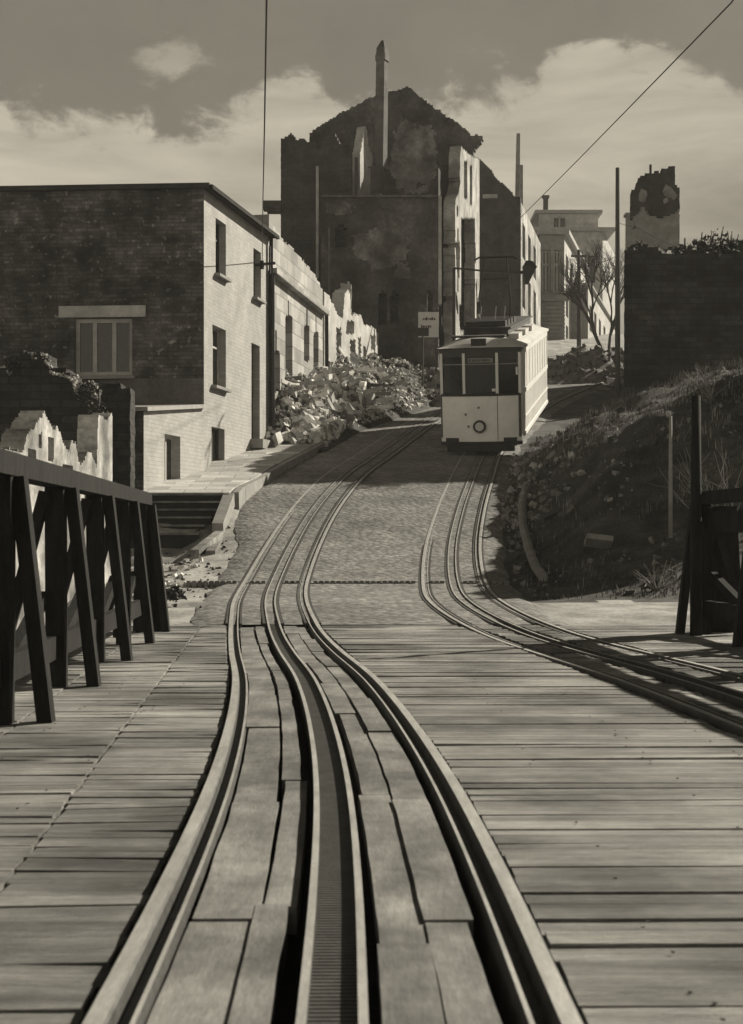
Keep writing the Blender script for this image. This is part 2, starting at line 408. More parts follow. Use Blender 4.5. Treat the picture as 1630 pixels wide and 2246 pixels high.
# row of coarse setts crossing the road
rs = MB(); x = kerbx(23.7) - .4
r2 = random.Random(3)
while x < edgex(23.7):
    if all(abs(x - c) > .10 for c in (lx(23.7) - .5, lx(23.7) + .5, lx(23.7), rx(23.7), rx(23.7) - .5, rx(23.7) + .5)):
        rs.box((x, 23.75 + r2.uniform(-.01, .01), zc(23.75) - .01), (.062, .13, .12))
        rs.box((x + .03, 23.94, zc(23.94) - .018), (.09, .16, .07))
    x += .092
tag(rs.build('sett_row', M['setts_line']), kind='structure')

# pavement along the left houses
pv = MB(); YP = [31.6 + .5 * i for i in range(56)]
def pavez(y): return zc(y) + .15 + .2 * sm(35, 31.6, y)
prev = None
HA, HB, HC, HD = Vector((-4.06, 36)), Vector((-2.89, 41.9)), Vector((-1.63, 49.6)), Vector((.28, 60))
AN = Vector((-4.89, 31.9))
wallx = lin([(31, -5.07), (31.9, -4.89), (36, -4.06), (41.9, -2.89), (49.6, -1.63), (60, .28)])
for y in YP:
    cur = [Vector((wallx(y) - .3, y, pavez(y))), Vector((kerbx(y) - .14, y, pavez(y))), Vector((kerbx(y) - .14, y, zc(y) - .3))]
    if prev: pv.quad(prev[0], prev[1], cur[1], cur[0]); pv.quad(prev[1], prev[2], cur[2], cur[1])
    else: pv.quad(cur[0], cur[1], cur[2], Vector((cur[0].x, y, zc(y) - .3)))
    prev = cur
tag(pv.build('pavement', M['pavement']), kind='structure')
kb = MB()
for y in [31.6 + .95 * i for i in range(29)]:
    y2 = y + .93; a = Vector((kerbx(y), y, pavez(y) - .18)); b = Vector((kerbx(y2), y2, pavez(y2) - .18)); kb.bar(a, b, .14, .38)
tag(kb.build('kerb', M['kerb']), kind='structure')

# ------------------------------------------------------------------ bridge
HEAD = -.066
bridge = thing('timber_bridge', 'plank-decked timber bridge carrying both tracks in the foreground', 'bridge', (0, 8, 0))
dk = MB(); r3 = random.Random(11)
def j1(Y): return -1.10 - .068 * (Y - 4.33)
Y = -3.0
while Y < 17.45:
    w = r3.choice((.10, .12, .14, .15, .18)); yc = Y + w / 2
    segs = [(-3.3 + HEAD * (yc - 8), j1(yc) - .62), (j1(yc) - .62, j1(yc)), (j1(yc), lx(yc) - .545), (lx(yc) + .545, rx(yc) - .56), (rx(yc) - .40, rx(yc) - .12), (rx(yc) + .12, rx(yc) + .40), (rx(yc) + .56, 5.6)]
    for k, (a, b) in enumerate(segs):
        if b - a < .05: continue
        a2, b2 = a + r3.uniform(.002, .012), b - r3.uniform(.002, .012)
        if k in (4, 5): a2 += r3.uniform(0, .03); b2 -= r3.uniform(0, .03)
        dz0, dz1 = r3.uniform(-.008, .004), r3.uniform(-.008, .004)
        g2 = r3.choice((.0001, .0001, .0001, .0004, .001, .004))
        sh = HEAD
        def yy(x, y): return y + 0.066 * (x - 0) * .35
        if yc + w / 2 > 17.55: continue
        c = [(a2, Y + g2), (b2, Y + g2), (b2, Y + w - g2), (a2, Y + w - g2)]
        dk.hexa([(p, q + .02 * p, -.07) for p, q in c], [(p + r3.uniform(-.002, .002), q + .02 * p, (dz0 if i in (0, 3) else dz1) + r3.uniform(-.003, .003)) for i, (p, q) in enumerate(c)])
        nd = len(dk.v)
    Y += w
nfd = len(dk.f)
Y = -2.9
while Y < 11:
    for xb in (-2.6, -1.75, -1.35, .75, 1.3, 1.75, 3.4, 4.2):
        if r3.random() < .3 and abs(xb - lx(Y)) > .58: dk.box((xb + r3.uniform(-.03, .03), Y + r3.uniform(-.02, .02), .0045), (.009, .009, .003))
    Y += r3.choice((.09, .12, .1))
do = dk.build('deck', [M['deck'], M['rail_side']], bridge)
for p in do.data.polygons:
    if p.index >= nfd: p.material_index = 1
fi = MB()
def side(f, y, e=.05):
    d = Vector((f(y + e) - f(y - e), 2 * e, 0)).normalized(); return Vector((d.y, -d.x, 0))
def tpt(f, y, u, z=0): return Vector((f(y), y, z + zc(y))) + side(f, y) * u
for (u0, u1, st) in ((-.405, -.225, 2.0), (-.215, -.125, 2.6), (.115, .245, 2.3), (.252, .372, 1.7)):
    y = -3 + r3.uniform(0, 1)
    while y < 17.4:
        y2 = min(17.45, y + st * r3.uniform(.65, 1.25)); k = max(2, int((y2 - y) / .12)); a = u0 + r3.uniform(-.012, .012); b = u1 + r3.uniform(-.014, .014); dz = r3.uniform(-.016, .002)
        sk = r3.uniform(-.012, .012)
        n0 = len(fi.v)
        for i in range(k + 1):
            q = y + .004 + (y2 - y - .012) * i / k; s_ = sk * i / k
            e0, e1 = .005 * nz3(q * 3.1, a * 9), .006 * nz3(q * 2.7, b * 11)
            for u, z in ((a + e0, -.09), (b + e1, -.09), (b + e1, dz + .004 * nz3(q * 2, b)), (a + e0, dz + .004 * nz3(q * 2, a))): fi.v.append(tpt(lx, q, u + s_, z))
            if i:
                m0 = n0 + (i - 1) * 4
                for e in range(4): fi.f.append((m0 + e, m0 + (e + 1) % 4, m0 + 4 + (e + 1) % 4, m0 + 4 + e))
        fi.f.append((n0 + 3, n0 + 2, n0 + 1, n0)); m0 = n0 + k * 4; fi.f.append((m0, m0 + 1, m0 + 2, m0 + 3))
        y = y2
fi.build('track_plank', M['infill'], bridge)
ub = MB()
for y in (-2.5, 0, 2.5, 5, 7.5, 10, 12.5, 15, 17.2): ub.box((1, y, -.42), (9.5, .3, .32))
for x in (-3, -1.3, .6, 2.6, 4.8): ub.box((x, 7.2, -.72), (.3, 21, .28))
ub.box((1.1, 7.2, -.22), (9.2, 20.7, .06))
for y in (0, 8, 15.5):
    for x in (-2.6, 0, 2.4, 4.6): ub.box((x, y, -2.6), (.32, .32, 3.5))
ub.build('beam', M['dark_under'], bridge)
ab = MB(); ab.box((1, 17.52, -2.2), (11, .12, 4.3)); tag(ab.build('abutment_wall', M['concrete'], base=(1, 17.5, -4)), 'low concrete abutment wall where the bridge planks meet the road', 'wall')

# ------------------------------------------------------------------ tracks
def track(f, label, y0, y1):
    t = thing('tram_track', label, 'tram track', (f(8), 8, 0), 'tram tracks with rack rail')
    ysamp = []; y = y0
    while y < y1: ysamp.append(y); y += .3
    path = [(Vector((f(q), q, zc(q))), side(f, q)) for q in ysamp]
    for s in (-1, 1):
        prof = [(-.53, -.10), (-.40, -.10), (-.418, .020), (-.430, .020), (-.434, -.018), (-.470, -.018), (-.476, .022), (-.482, .030), (-.525, .030), (-.532, .022)]
        if s > 0: prof = [(-u, z) for u, z in reversed(prof)]
        m = MB(); m.sweep(path, prof); o = m.build('rail', [M['steel'], M['rail_side']], t)
        for p in o.data.polygons:
            if abs(p.normal.z) < .9 or (p.center.z + 0 < -.012 + zc(p.center.y + 8)): p.material_index = 1
    rk = MB()
    for u in (-.066, .066): rk.sweep(path, [(u - .011, -.10), (u + .011, -.10), (u + .011, .030), (u - .011, .030)])
    o = rk.build('rack_rail', [M['steel'], M['rail_side']], t)
    for p in o.data.polygons:
        if abs(p.normal.z) < .6: p.material_index = 1
    rg = MB(); y = y0 + .1
    while y < y1 - .3:
        a, b = tpt(f, y, -.055, -.012), tpt(f, y, .055, -.012); rg.bar(a, b, .016, .026); y += .028 if y < 20 else (.06 if y < 33 else .12)
    rg.sweep(path, [(-.055, -.1), (.055, -.1), (.055, -.04), (-.055, -.04)])
    rg.build('rack_rung', M['rack'], t)
    # dark joints where the setts stop short of the steel
    jt = MB(); yj = [q for q in ysamp if q > 17.5]; pj = [(Vector((f(q), q, zc(q))), side(f, q)) for q in yj]
    for u0, u1 in ((-.568, -.534), (-.398, -.372), (-.125, -.079), (.079, .125), (.372, .398), (.534, .568)):
        k = [u0, u1]
        jt.sweep([(p, x) for p, x in pj], [(u0, -.06), (u1, -.06), (u1, .0185), (u0, .0185)])
    jt.build('joint', M['rail_side'], t)
    return t
track(lx, 'left tram track with rack rail snaking up the middle of the picture', -4, 66)
track(rx, 'right tram track with rack rail that the tram runs on', -4, 66)

# ------------------------------------------------------------------ railings
def railing(label, base, f, ysp, inner, y0, y1, board):
    t = thing('bridge_railing', label, 'railing', base)
    m = MB(); a, b = Vector((f(y0), y0, 1.46)), Vector((f(y1), y1, 1.46)); m.bar(a, b, .17, .13); m.build('top_rail', M['rail_wood'], t)
    if board:
        m = MB(); q = Vector((-inner * .05, 0, -.26)); m.bar(a + q, b + q, .05, .22); m.build('rail_board', M['rail_wood'], t)
    m = MB(); q = Vector((-inner * .02, 0, -1.18)); m.bar(a + q, b + q, .08, .16); m.build('bottom_rail', M['rail_wood'], t)
    for i, y in enumerate(ysp):
        x = f(y); e = r3.uniform(-.02, .02)
        m = MB(); m.bar((x, y, -.3), (x + e, y, 1.395), .13, .13); m.build('post', M['rail_wood'], t)
        m = MB(); m.bar((x + inner * .25, y + .06, -.02), (x + inner * .09, y + .06, 1.39), .085, .11, up=(0, 1, 0)); m.build('brace', M['rail_wood'], t)
        m = MB(); m.bar((x - inner * .5, y - .1, -.3), (x - inner * .06, y - .1, 1.36), .075, .09, up=(0, 1, 0)); m.build('brace', M['rail_wood'], t)
        if i + 1 < len(ysp):
            y2 = ysp[i + 1]; m = MB(); m.bar((f(y) - inner * .09, y + .1, .1), (f(y2) - inner * .09, y2 - .05, .62), .07, .1); m.build('diagonal', M['rail_wood'], t)
    return t
fl = lambda y: -2.10 - .052 * (y - 8.4)
railing('black tarred timber railing with leaning braces on the left edge of the bridge', (-2.3, 10, 0), fl, [2.2, 4.3, 6.35, 8.4, 10.42, 12.5, 14.5, 16.3], 1, -2, 16.5, False)
fr = lambda y: 3.58 - .066 * (y - 16)
railing('black timber railing at the right edge of the bridge, casting a latticed shadow', (4, 10, 0), fr, [1.5, 3.6, 5.7, 7.8, 9.9, 12.0, 14.0, 16.0], -1, -2, 16.2, True)
# broad end panel of the left railing
m = MB(); yE = 16.42
m.prism([(fl(yE) + .25, yE, -.02), (fl(yE) - .12, yE, -.05), (fl(yE) - .1, yE, 1.38), (fl(yE) + .07, yE, 1.38)], (0, .1, 0))
e = m.build('end_board', M['rail_wood'], bpy.data.objects['bridge_railing'])
m = MB(); m.prism([(fr(15.9) + .5, 16.3, -.05), (fr(15.9) - .02, 16.3, -.05), (fr(15.9) - .02, 16.3, 1.38), (fr(15.9) + .42, 16.3, 1.38)], (0, .09, 0))
m.build('end_board', M['rail_wood'], bpy.data.objects['bridge_railing.001'])

# ------------------------------------------------------------------ intact walls with openings
def wall_t(px, A, B):
    k = (px - CX) / F; D = B - A; return (k * A.y - A.x) / (D.x - k * D.y)
def wall_uz(px, py, A, B):
    t = wall_t(px, A, B); q = A + (B - A) * t; return t * (B - A).length, CZ - (py - HY) / F * q.y
def holed(mb, A, B, z0, ztop, ops, depth):
    """wall A->B (outside on the right hand of A->B), openings (u0,u1,z0,z1) with reveals"""
    d = Vector((B.x - A.x, B.y - A.y, 0)); Wd = d.length; d.normalize(); n = Vector((d.y, -d.x, 0)); A3 = Vector((A.x, A.y, 0))
    zt = ztop if callable(ztop) else (lambda u: ztop)
    us = sorted(set([0, Wd] + [q for o in ops for q in o[:2]])); zs = sorted(set([z0, None and 0] if False else [z0] + [q for o in ops for q in o[2:4]]))
    pt = lambda u, z, k=0: A3 + d * u + Vector((0, 0, z)) - n * k
    for i in range(len(us) - 1):
        a, b = us[i], us[i + 1]; um = (a + b) / 2
        for j in range(len(zs)):
            c = zs[j]; top = j == len(zs) - 1
            zm = (c + zs[j + 1]) / 2 if not top else c + .01
            if any(o[0] < um < o[1] and o[2] < zm < o[3] for o in ops): continue
            if top: mb.quad(pt(a, c), pt(b, c), pt(b, zt(b)), pt(a, zt(a)))
            else: mb.quad(pt(a, c), pt(b, c), pt(b, zs[j + 1]), pt(a, zs[j + 1]))
    for a, b, c, e in [o[:4] for o in ops]:
        mb.quad(pt(a, c), pt(a, c, depth), pt(b, c, depth), pt(b, c)); mb.quad(pt(a, e), pt(b, e), pt(b, e, depth), pt(a, e, depth))
        mb.quad(pt(a, c), pt(a, e), pt(a, e, depth), pt(a, c, depth)); mb.quad(pt(b, c), pt(b, c, depth), pt(b, e, depth), pt(b, e))
    return pt
def window(parent, pt, op, depth, bars=(1, 1), frame='frame', sill=True, kind='window', fw=.05):
    a, b, c, e = op[:4]; k = depth - .02
    m = MB()
    def br(p, q): m.bar(p, q, fw, .04, up=(pt(0, 0, 0) - pt(0, 0, 1)))
    br(pt(a + fw / 2, c, k), pt(a + fw / 2, e, k)); br(pt(b - fw / 2, c, k), pt(b - fw / 2, e, k)); br(pt(a + fw, c + fw / 2, k), pt(b - fw, c + fw / 2, k)); br(pt(a + fw, e - fw / 2, k), pt(b - fw, e - fw / 2, k))
    for i in range(1, bars[0] + 1):
        u = a + (b - a) * i / (bars[0] + 1); br(pt(u, c + fw, k), pt(u, e - fw, k))
    for i in range(1, bars[1] + 1):
        z = c + (e - c) * (i + .35) / (bars[1] + 1); br(pt(a + fw, z, k - .003), pt(b - fw, z, k - .003))
    w = m.build(kind, M[frame], parent)
    g_ = MB(); g_.quad(pt(a, c, depth), pt(b, c, depth), pt(b, e, depth), pt(a, e, depth)); g_.build('pane', M['glass'], w)
    if sill:
        s_ = MB(); s_.hexa([pt(a - .08, c - .09, .1), pt(b + .08, c - .09, .1), pt(b + .08, c - .09, -.14), pt(a - .08, c - .09, -.14)],
                           [pt(a - .08, c, .1), pt(b + .08, c, .1), pt(b + .08, c - .02, -.14), pt(a - .08, c - .02, -.14)])
        s_.build('sill', M['concrete'], w)
    return w
def opx(A, B, l, r, top, bot):
    u0, z1 = wall_uz(l, top, A, B); _, z0 = wall_uz(l, bot, A, B); u1, _ = wall_uz(r, top, A, B); return (u0, u1, z0, z1)

# ---- left brick house
hs = thing('brick_house', 'flat-roofed house with bare brick end wall and limewashed street front on the left', 'house', (-4.06, 36, 2))
ZT = 9.5
L0 = Vector((-14, 36.7))
ops = [opx(HA, HB, 473, 495.6, 477, 598), opx(HA, HB, 556, 572.5, 543, 650), opx(HA, HB, 466, 495.6, 711, 843), opx(HA, HB, 551.5, 569.8, 751, 963), opx(HA, HB, 464, 492.6, 935, 1023)]
m = MB(); pt = holed(m, HA, HB, 1.2, ZT, ops, .22); m.build('street_wall', M['whitebrick'], hs)
window(hs, pt, ops[0], .22, (1, 1), 'frame_dark'); window(hs, pt, ops[1], .22, (1, 1), 'frame_dark'); window(hs, pt, ops[2], .22, (1, 1)); window(hs, pt, ops[4], .2, (1, 0), 'frame_dark', sill=False)
a, b, c, e = ops[3]
m = MB(); m.quad(pt(a, c, .2), pt(b, c, .2), pt(b, e, .2), pt(a, e, .2))
for i in range(3):
    zz = c + .2 + i * .8; m.hexa([pt(a + .1, zz, .2), pt(b - .1, zz, .2), pt(b - .1, zz, .17), pt(a + .1, zz, .17)], [pt(a + .1, zz + .6, .2), pt(b - .1, zz + .6, .2), pt(b - .1, zz + .6, .17), pt(a + .1, zz + .6, .17)])
dr = m.build('door', M['frame_dark'], hs)
m = MB(); m.hexa([pt(a - .1, c - .25, .2), pt(b + .1, c - .25, .2), pt(b + .1, c - .25, -.35), pt(a - .1, c - .25, -.35)], [pt(a - .1, c, .2), pt(b + .1, c, .2), pt(b + .1, c, -.35), pt(a - .1, c, -.35)]); m.build('doorstep', M['concrete'], hs)
wf = opx(L0, HA, 163, 290, 698, 824)
m = MB(); pf = holed(m, L0, HA, -1.5, ZT, [wf], .18); m.build('end_wall', M['brick'], hs)
w = window(hs, pf, wf, .18, (2, 0), 'plaster', sill=True, fw=.1)
a, b = wall_uz(130, 672, L0, HA); b2, z2 = wall_uz(320, 695, L0, HA)
m = MB(); m.hexa([pf(a, z2, .05), pf(b2, z2, .05), pf(b2, z2, -.05), pf(a, z2, -.05)], [pf(a, b, .05), pf(b2, b, .05), pf(b2, b, -.05), pf(a, b, -.05)]); m.build('lintel', M['plaster'], hs)
u0, zb = wall_uz(262, 830, L0, HA); u1, _ = wall_uz(446, 830, L0, HA); _, za = wall_uz(262, 893, L0, HA)
m = MB(); m.hexa([pf(u0, za, .02), pf(u1, za, .02), pf(u1, za, -.03), pf(u0, za, -.03)], [pf(u0, zb, .02), pf(u1, zb, .02), pf(u1, zb - .02, -.03), pf(u0, zb, -.03)]); m.build('rendered_band', M['render'], hs)
m = MB(); HB2 = Vector((-13.5, 44)); m.quad((HB.x, HB.y, 1), (HB2.x, HB2.y, 1), (HB2.x, HB2.y, ZT), (HB.x, HB.y, ZT)); m.quad((HB2.x, HB2.y, 1), (L0.x, L0.y, 1), (L0.x, L0.y, ZT), (HB2.x, HB2.y, ZT)); m.build('rear_wall', M['brick'], hs)
m = MB()
def off2(a, d): return Vector((a[0] + d[0], a[1] + d[1]))
rc = [off2(L0, (0, -.14)), off2(HA, (.14, -.14)), off2(HB, (.2, .1)), off2(HB2, (0, .1))]
m.hexa([(q.x, q.y, ZT - .04) for q in rc], [(q.x, q.y, ZT + .08) for q in rc]); ro = m.build('roof', M['roof'], hs)
m = MB(); rc2 = [off2(HA, (.145, -.145)), off2(HB, (.205, .1))]; m.bar((rc2[0].x + .045, rc2[0].y, ZT - .02), (rc2[1].x + .045, rc2[1].y, ZT - .02), .09, .1); m.build('gutter', M['rail_wood'], ro)
m = MB(); m.bar((HB.x + .07, HB.y - .12, 3.6), (HB.x + .07, HB.y - .12, ZT - .05), .1); m.build('downpipe', M['rail_wood'], hs)

# ---- annex
ax = thing('annex', 'low whitewashed annex with a narrow window, against the near end of the brick house', 'annex', (AN.x, AN.y, 1.7))
wa = opx(AN, HA, 361, 395.6, 951, 1066); zta = lambda u: 3.72 + .42 * u / (HA - AN).length
m = MB(); pa = holed(m, AN, HA, .6, zta, [wa], .2); m.build('street_wall', M['whitebrick'], ax)
window(ax, pa, wa, .2, (1, 0), 'frame', sill=False, fw=.07)
m = MB(); l_ = Vector((-9, 32.4)); m.quad((l_.x, l_.y, -1.6), (AN.x, AN.y, -1.6), (AN.x, AN.y, 3.72), (l_.x, l_.y, 3.72)); m.build('end_wall', M['brick'], ax)
m = MB(); c4 = [(l_.x, l_.y - .1), (AN.x + .1, AN.y - .1), (HA.x + .1, HA.y - .06), (-9, 36.35)]; zz = [3.724, 3.724, 4.144, 4.144]
m.hexa([(q[0], q[1], z) for q, z in zip(c4, zz)], [(q[0], q[1], z + .09) for q, z in zip(c4, zz)]); m.build('roof', M['zinc'], ax)

# ---- second house: roofless white front
h2 = thing('roofless_house', 'burnt-out house with round-topped windows and white ashlar front, above the big rubble heap', 'house', (HB.x, HB.y, 3))
top2 = lin([(575, 455), (590, 472), (606, 505), (630, 535), (655, 560), (665, 572), (690, 600), (706, 632), (722, 650), (740, 660)])
holes2 = [(598, 614, 768, 860), (626, 642, 690, 825), (667, 679, 712, 793), (688, 699, 728, 820), (603.5, 607, 722, 768), (632, 634, 660, 690), (672, 674.5, 676, 712), (692.5, 694.5, 694, 728)]
def arch_hole(px, py, h):
    l, r, t, b = h
    if not (l <= px <= r and t <= py <= b): return False
    w = r - l
    if w < 6 or py > t + w * .55: return True
    q = (px - (l + r) / 2) / (w / 2); return (py - t) / (w * .55) > 1 - math.sqrt(max(0, 1 - q * q))
def mask2(p, u):
    px, py = proj(p)
    if py < top2(px) + 7 * nz3(px * .16, py * .05): return False
    return not any(arch_hole(px, py, h) for h in holes2)
m = MB(); m.cells(HB, HC, 2.5, 10.4, .07, .07, (-.5, .12, 0), mask2); m.build('front_wall', M['ashlar'], h2)
D2 = (HC - HB).normalized(); n2_ = Vector((D2.y, -D2.x))
def on2(px, py, k=0):
    t = wall_t(px, HB, HC); q = HB + (HC - HB) * t; return Vector((q.x + n2_.x * k, q.y + n2_.y * k, CZ - (py - HY) / F * q.y))
m = MB(); m.bar(on2(591, 594, .11), on2(709, 687, .11), .22, .16); m.build('cornice', M['ashlar'], h2)
m = MB(); m.bar(on2(591, 600, .08), on2(592, 940, .08), .13); m.build('downpipe', M['black_iron'], h2)
m = MB(); m.bar(on2(712, 690, .07), on2(713, 830, .07), .12); m.build('downpipe', M['black_iron'], h2)
m = MB(); m.quad((HB.x - .62, HB.y + .2, 3), (HC.x - .62, HC.y + .1, 3), (HC.x - .62, HC.y + .1, 8.2), (HB.x - .62, HB.y + .2, 8.2)); m.build('inner_wall_or_backing', M['blackwall'], h2)  # dark sheet behind the windows, so the openings read as shaded
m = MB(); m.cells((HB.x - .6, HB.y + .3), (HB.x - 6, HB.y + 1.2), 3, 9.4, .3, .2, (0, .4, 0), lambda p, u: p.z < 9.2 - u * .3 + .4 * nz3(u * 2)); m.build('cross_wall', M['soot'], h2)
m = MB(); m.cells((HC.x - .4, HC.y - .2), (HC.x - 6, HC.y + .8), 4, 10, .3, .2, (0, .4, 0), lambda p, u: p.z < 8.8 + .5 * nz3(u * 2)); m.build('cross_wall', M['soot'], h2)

# ---- ruined row behind it
h3 = thing('ruined_row', 'broken white walls of a collapsed row of houses, behind the roofless house', 'ruin', (HC.x, HC.y, 4))
top3 = lin([(715, 640), (728, 660), (740, 690), (752, 700), (757, 640), (768, 640), (770, 690), (790, 690), (800, 712), (815, 715), (830, 730)])
holes3 = [(738, 749, 719, 800), (760, 777, 703, 733), (768, 780, 745, 790), (786, 792, 740, 790), (814, 824, 735, 768), (797, 803, 760, 800)]
def mask3(p, u):
    px, py = proj(p)
    if py < top3(px) + 6 * nz3(px * .2, 7): return False
    return not any(l <= px + 2 * nz3(py * .2) <= r and t <= py <= b for l, r, t, b in holes3)
m = MB(); m.cells(HC + Vector((.05, .1)), HD, 4, 13, .09, .09, (-.45, .1, 0), mask3); m.build('front_wall', M['plaster'], h3)
m = MB(); m.quad((HC.x - .6, HC.y + .2, 4), (HD.x - .6, HD.y, 4), (HD.x - .6, HD.y, 8.3), (HC.x - .6, HC.y + .2, 8.3)); m.build('inner_wall_or_backing', M['blackwall'], h3)  # dark sheet standing for the shade behind the row's openings
m = MB(); m.cells(XY(738, 56), XY(771, 56.4), 6, 11, .1, .1, (0, .4, 0), lambda p, u: proj(p)[1] > lin([(736, 660), (742, 632), (752, 622), (765, 617), (771, 625)])(proj(p)[0]) + 3 * nz3(u * 5)); m.build('wall_stump', M['plaster'], h3)

# ------------------------------------------------------------------ great ruin in the middle
gr = thing('ruined_apartment_block', 'huge burnt-out apartment block with pointed gable and one tall chimney, in the centre', 'ruin', (2, 66, 8))
gable = [(676, 800), (680, 292), (700, 277), (730, 258), (760, 241), (800, 220), (830, 206), (855, 200), (880, 196), (890, 190), (903, 194), (915, 208), (932, 220), (952, 236), (966, 242), (972, 252), (990, 261), (1008, 272), (1030, 290), (1034, 296), (1057, 296), (1057, 312), (1046, 320), (1038, 330), (1038, 800)]
gj = lambda px, py: in_poly(px + 3 * nz3(px * .08, py * .08) + 1.5 * nz3(px * .3, py * .3, 5), py + 3 * nz3(px * .1, py * .1, 3) + 1.5 * nz3(px * .35, py * .35), gable)
m = MB(); m.cells(XY(672, 72), XY(1062, 72), 8, 23.5, .075, .075, (.1, .55, 0), lambda p, u: gj(*proj(p)) and not (997 < proj(p)[0] < 1022 and 330 < proj(p)[1] < 400)); m.build('gable_wall', M['soot2'], gr)
tow = lin([(612, 330), (617, 302), (640, 294), (652, 308), (662, 304), (690, 312), (700, 330), (712, 300), (735, 290), (748, 320), (752, 345), (770, 360)])
m = MB(); m.cells(XY(616, 66), XY(752, 66), 7.5, 19.5, .08, .08, (.05, .6, 0), lambda p, u: proj(p)[1] > tow(proj(p)[0]) + 5 * nz3(u * 3)); m.build('corner_wall', M['soot'], gr)
m = MB(); a = P(616, 0, 66); m.box((a.x + .3, 69, 13), (.5, 5.4, 11)); m.build('rear_wall', M['soot'], gr)
m = MB(); m.box(P(598, 452, 65.5), (.8, .7, .35)); m.box(P(601, 459, 65.5), (.6, .6, .3)); m.build('eave', M['soot'], gr)
# lower front block
fh = [(830, 851, 640, 712), (858, 876, 640, 712), (735, 760, 492, 540), (935, 950, 640, 690)]
def maskf(p, u):
    px, py = proj(p)
    if py < 430 + 3 * nz3(px * .1, 2) - (6 if 812 < px < 835 else 0): return False
    return not any(arch_hole(px, py, h) for h in fh)
m = MB(); m.cells(XY(704, 62), XY(962, 62), 7.2, 15.6, .12, .12, (.03, .4, 0), maskf); m.build('front_wall', M['soot2'], gr)
m = MB(); a, b = XY(962, 61.98), XY(969, 62.02)
for i in range(30):
    z = 10.7 + i * .15; m.box((a.x + .06 + .015 * nz3(i), 62.15, z + .075), (.13, .5, .149))
m.build('lit_edge', M['plaster'], gr)  # white plaster strip standing in for the wall end's sunlit edge
m = MB(); m.box((XY(834, 63).x, 66, 11), (4.9, 6.2, 6)) ; m.build('inner_floor', M['blackwall'], gr)
# pale strips left standing on the left
for px, t, b, w, yy, k in ((696, 365, 610, .12, 65.7, 'plaster'), (722, 500, 640, .07, 61.7, 'render')):
    m = MB(); q0, q1 = P(px, b, yy), P(px, t, yy); m.bar(q0, q1, w); m.build('pipe', M[k], gr)
# broken inner walls catching the sun
inn = lin([(789, 350), (791, 330), (797, 300), (800, 276), (805, 285), (808, 318), (812, 330), (820, 345), (830, 365), (836, 372)])
m = MB(); m.cells(XY(790, 67.5), (XY(836, 70).x, 70), 14.5, 20.5, .1, .1, (-.35, .1, 0), lambda p, u: proj(p)[1] > inn(proj(p)[0]) + 3 * nz3(u * 6) and not (807 < proj(p)[0] < 815 and 365 < proj(p)[1] < 425)); m.build('inner_wall_or_backing', M['plaster'], gr)
m = MB(); m.box(P(827, 400, 66.5), (.6, .6, 1.3)); m.build('flue_stump', M['soot'], gr)
# plaster still clinging to the scorched walls
def patch(px0, px1, Yp, zlo, zhi, shape, m_):
    mb = MB(); mb.cells(XY(px0, Yp), XY(px1, Yp), zlo, zhi, .075, .075, (0, .03, 0), lambda p, u: shape(*proj(p))); mb.build('plaster_patch', M[m_], gr)
el_ = lambda cx, cy, a, b: (lambda x, y: ((x - cx) / a) ** 2 + ((y - cy) / b) ** 2 < 1 + .75 * nz3(x * .03, y * .03, cx) + .45 * nz3(x * .09, y * .09))
patch(845, 985, 71.96, 17, 22, el_(905, 345, 50, 75), 'patchwall')
patch(770, 930, 61.965, 9, 15.4, el_(840, 545, 60, 42), 'patchwall')
patch(715, 800, 61.967, 9, 15.4, el_(745, 455, 34, 16), 'patchwall')
patch(800, 900, 61.968, 9, 15.4, el_(890, 600, 26, 12), 'patchwall')
for px, t, b, w in ((757, 318, 430, .5), (782, 345, 430, .16)):  # thin dark strips: recess shade, and cover for the sunlit wall end
    mb = MB(); q0, q1 = P(px, b, 65.9), P(px, t, 65.9); mb.bar(q0, q1, w, .08, up=(0, 1, 0)); mb.build('dark_strip', M['soot'], gr)
mb = MB(); a, b = P(705, 431, 61.9), P(960, 431, 61.9)
for i in range(34):
    k0, k1 = i / 34, (i + 1) / 34
    mb.bar(a + (b - a) * k0, a + (b - a) * (k1 + .001), .22, .08 + .07 * nz3(i * .7))
mb.build('coping', M['render'], gr)
# tall chimney
m = MB(); c0, c1 = P(835, 372, 69), P(839, 106, 69)
cr_ = Matrix.Rotation(R(-26), 3, 'Z'); hv = (c1 - c0)
m.hexa([c0 + cr_ @ Vector((x, y, 0)) for x, y in ((-.23, -.23), (.23, -.23), (.23, .23), (-.23, .23))], [c1 + cr_ @ Vector((x, y, 0)) for x, y in ((-.21, -.21), (.21, -.21), (.21, .21), (-.21, .21))])
m.box(c1 + Vector((0, 0, -.45)), (.5, .5, .3), cr_); m.build('chimney', M['render'], gr)
m = MB(); m.hexa([c1 + cr_ @ Vector((x, y, .002)) for x, y in ((-.2, -.2), (.2, -.2), (.2, .2), (-.2, .2))], [c1 + Vector((x, y, .36)) for x, y in ((-.05, -.05), (.05, -.05), (.05, .05), (-.05, .05))]); m.build('chimney_cap', M['soot'], gr)
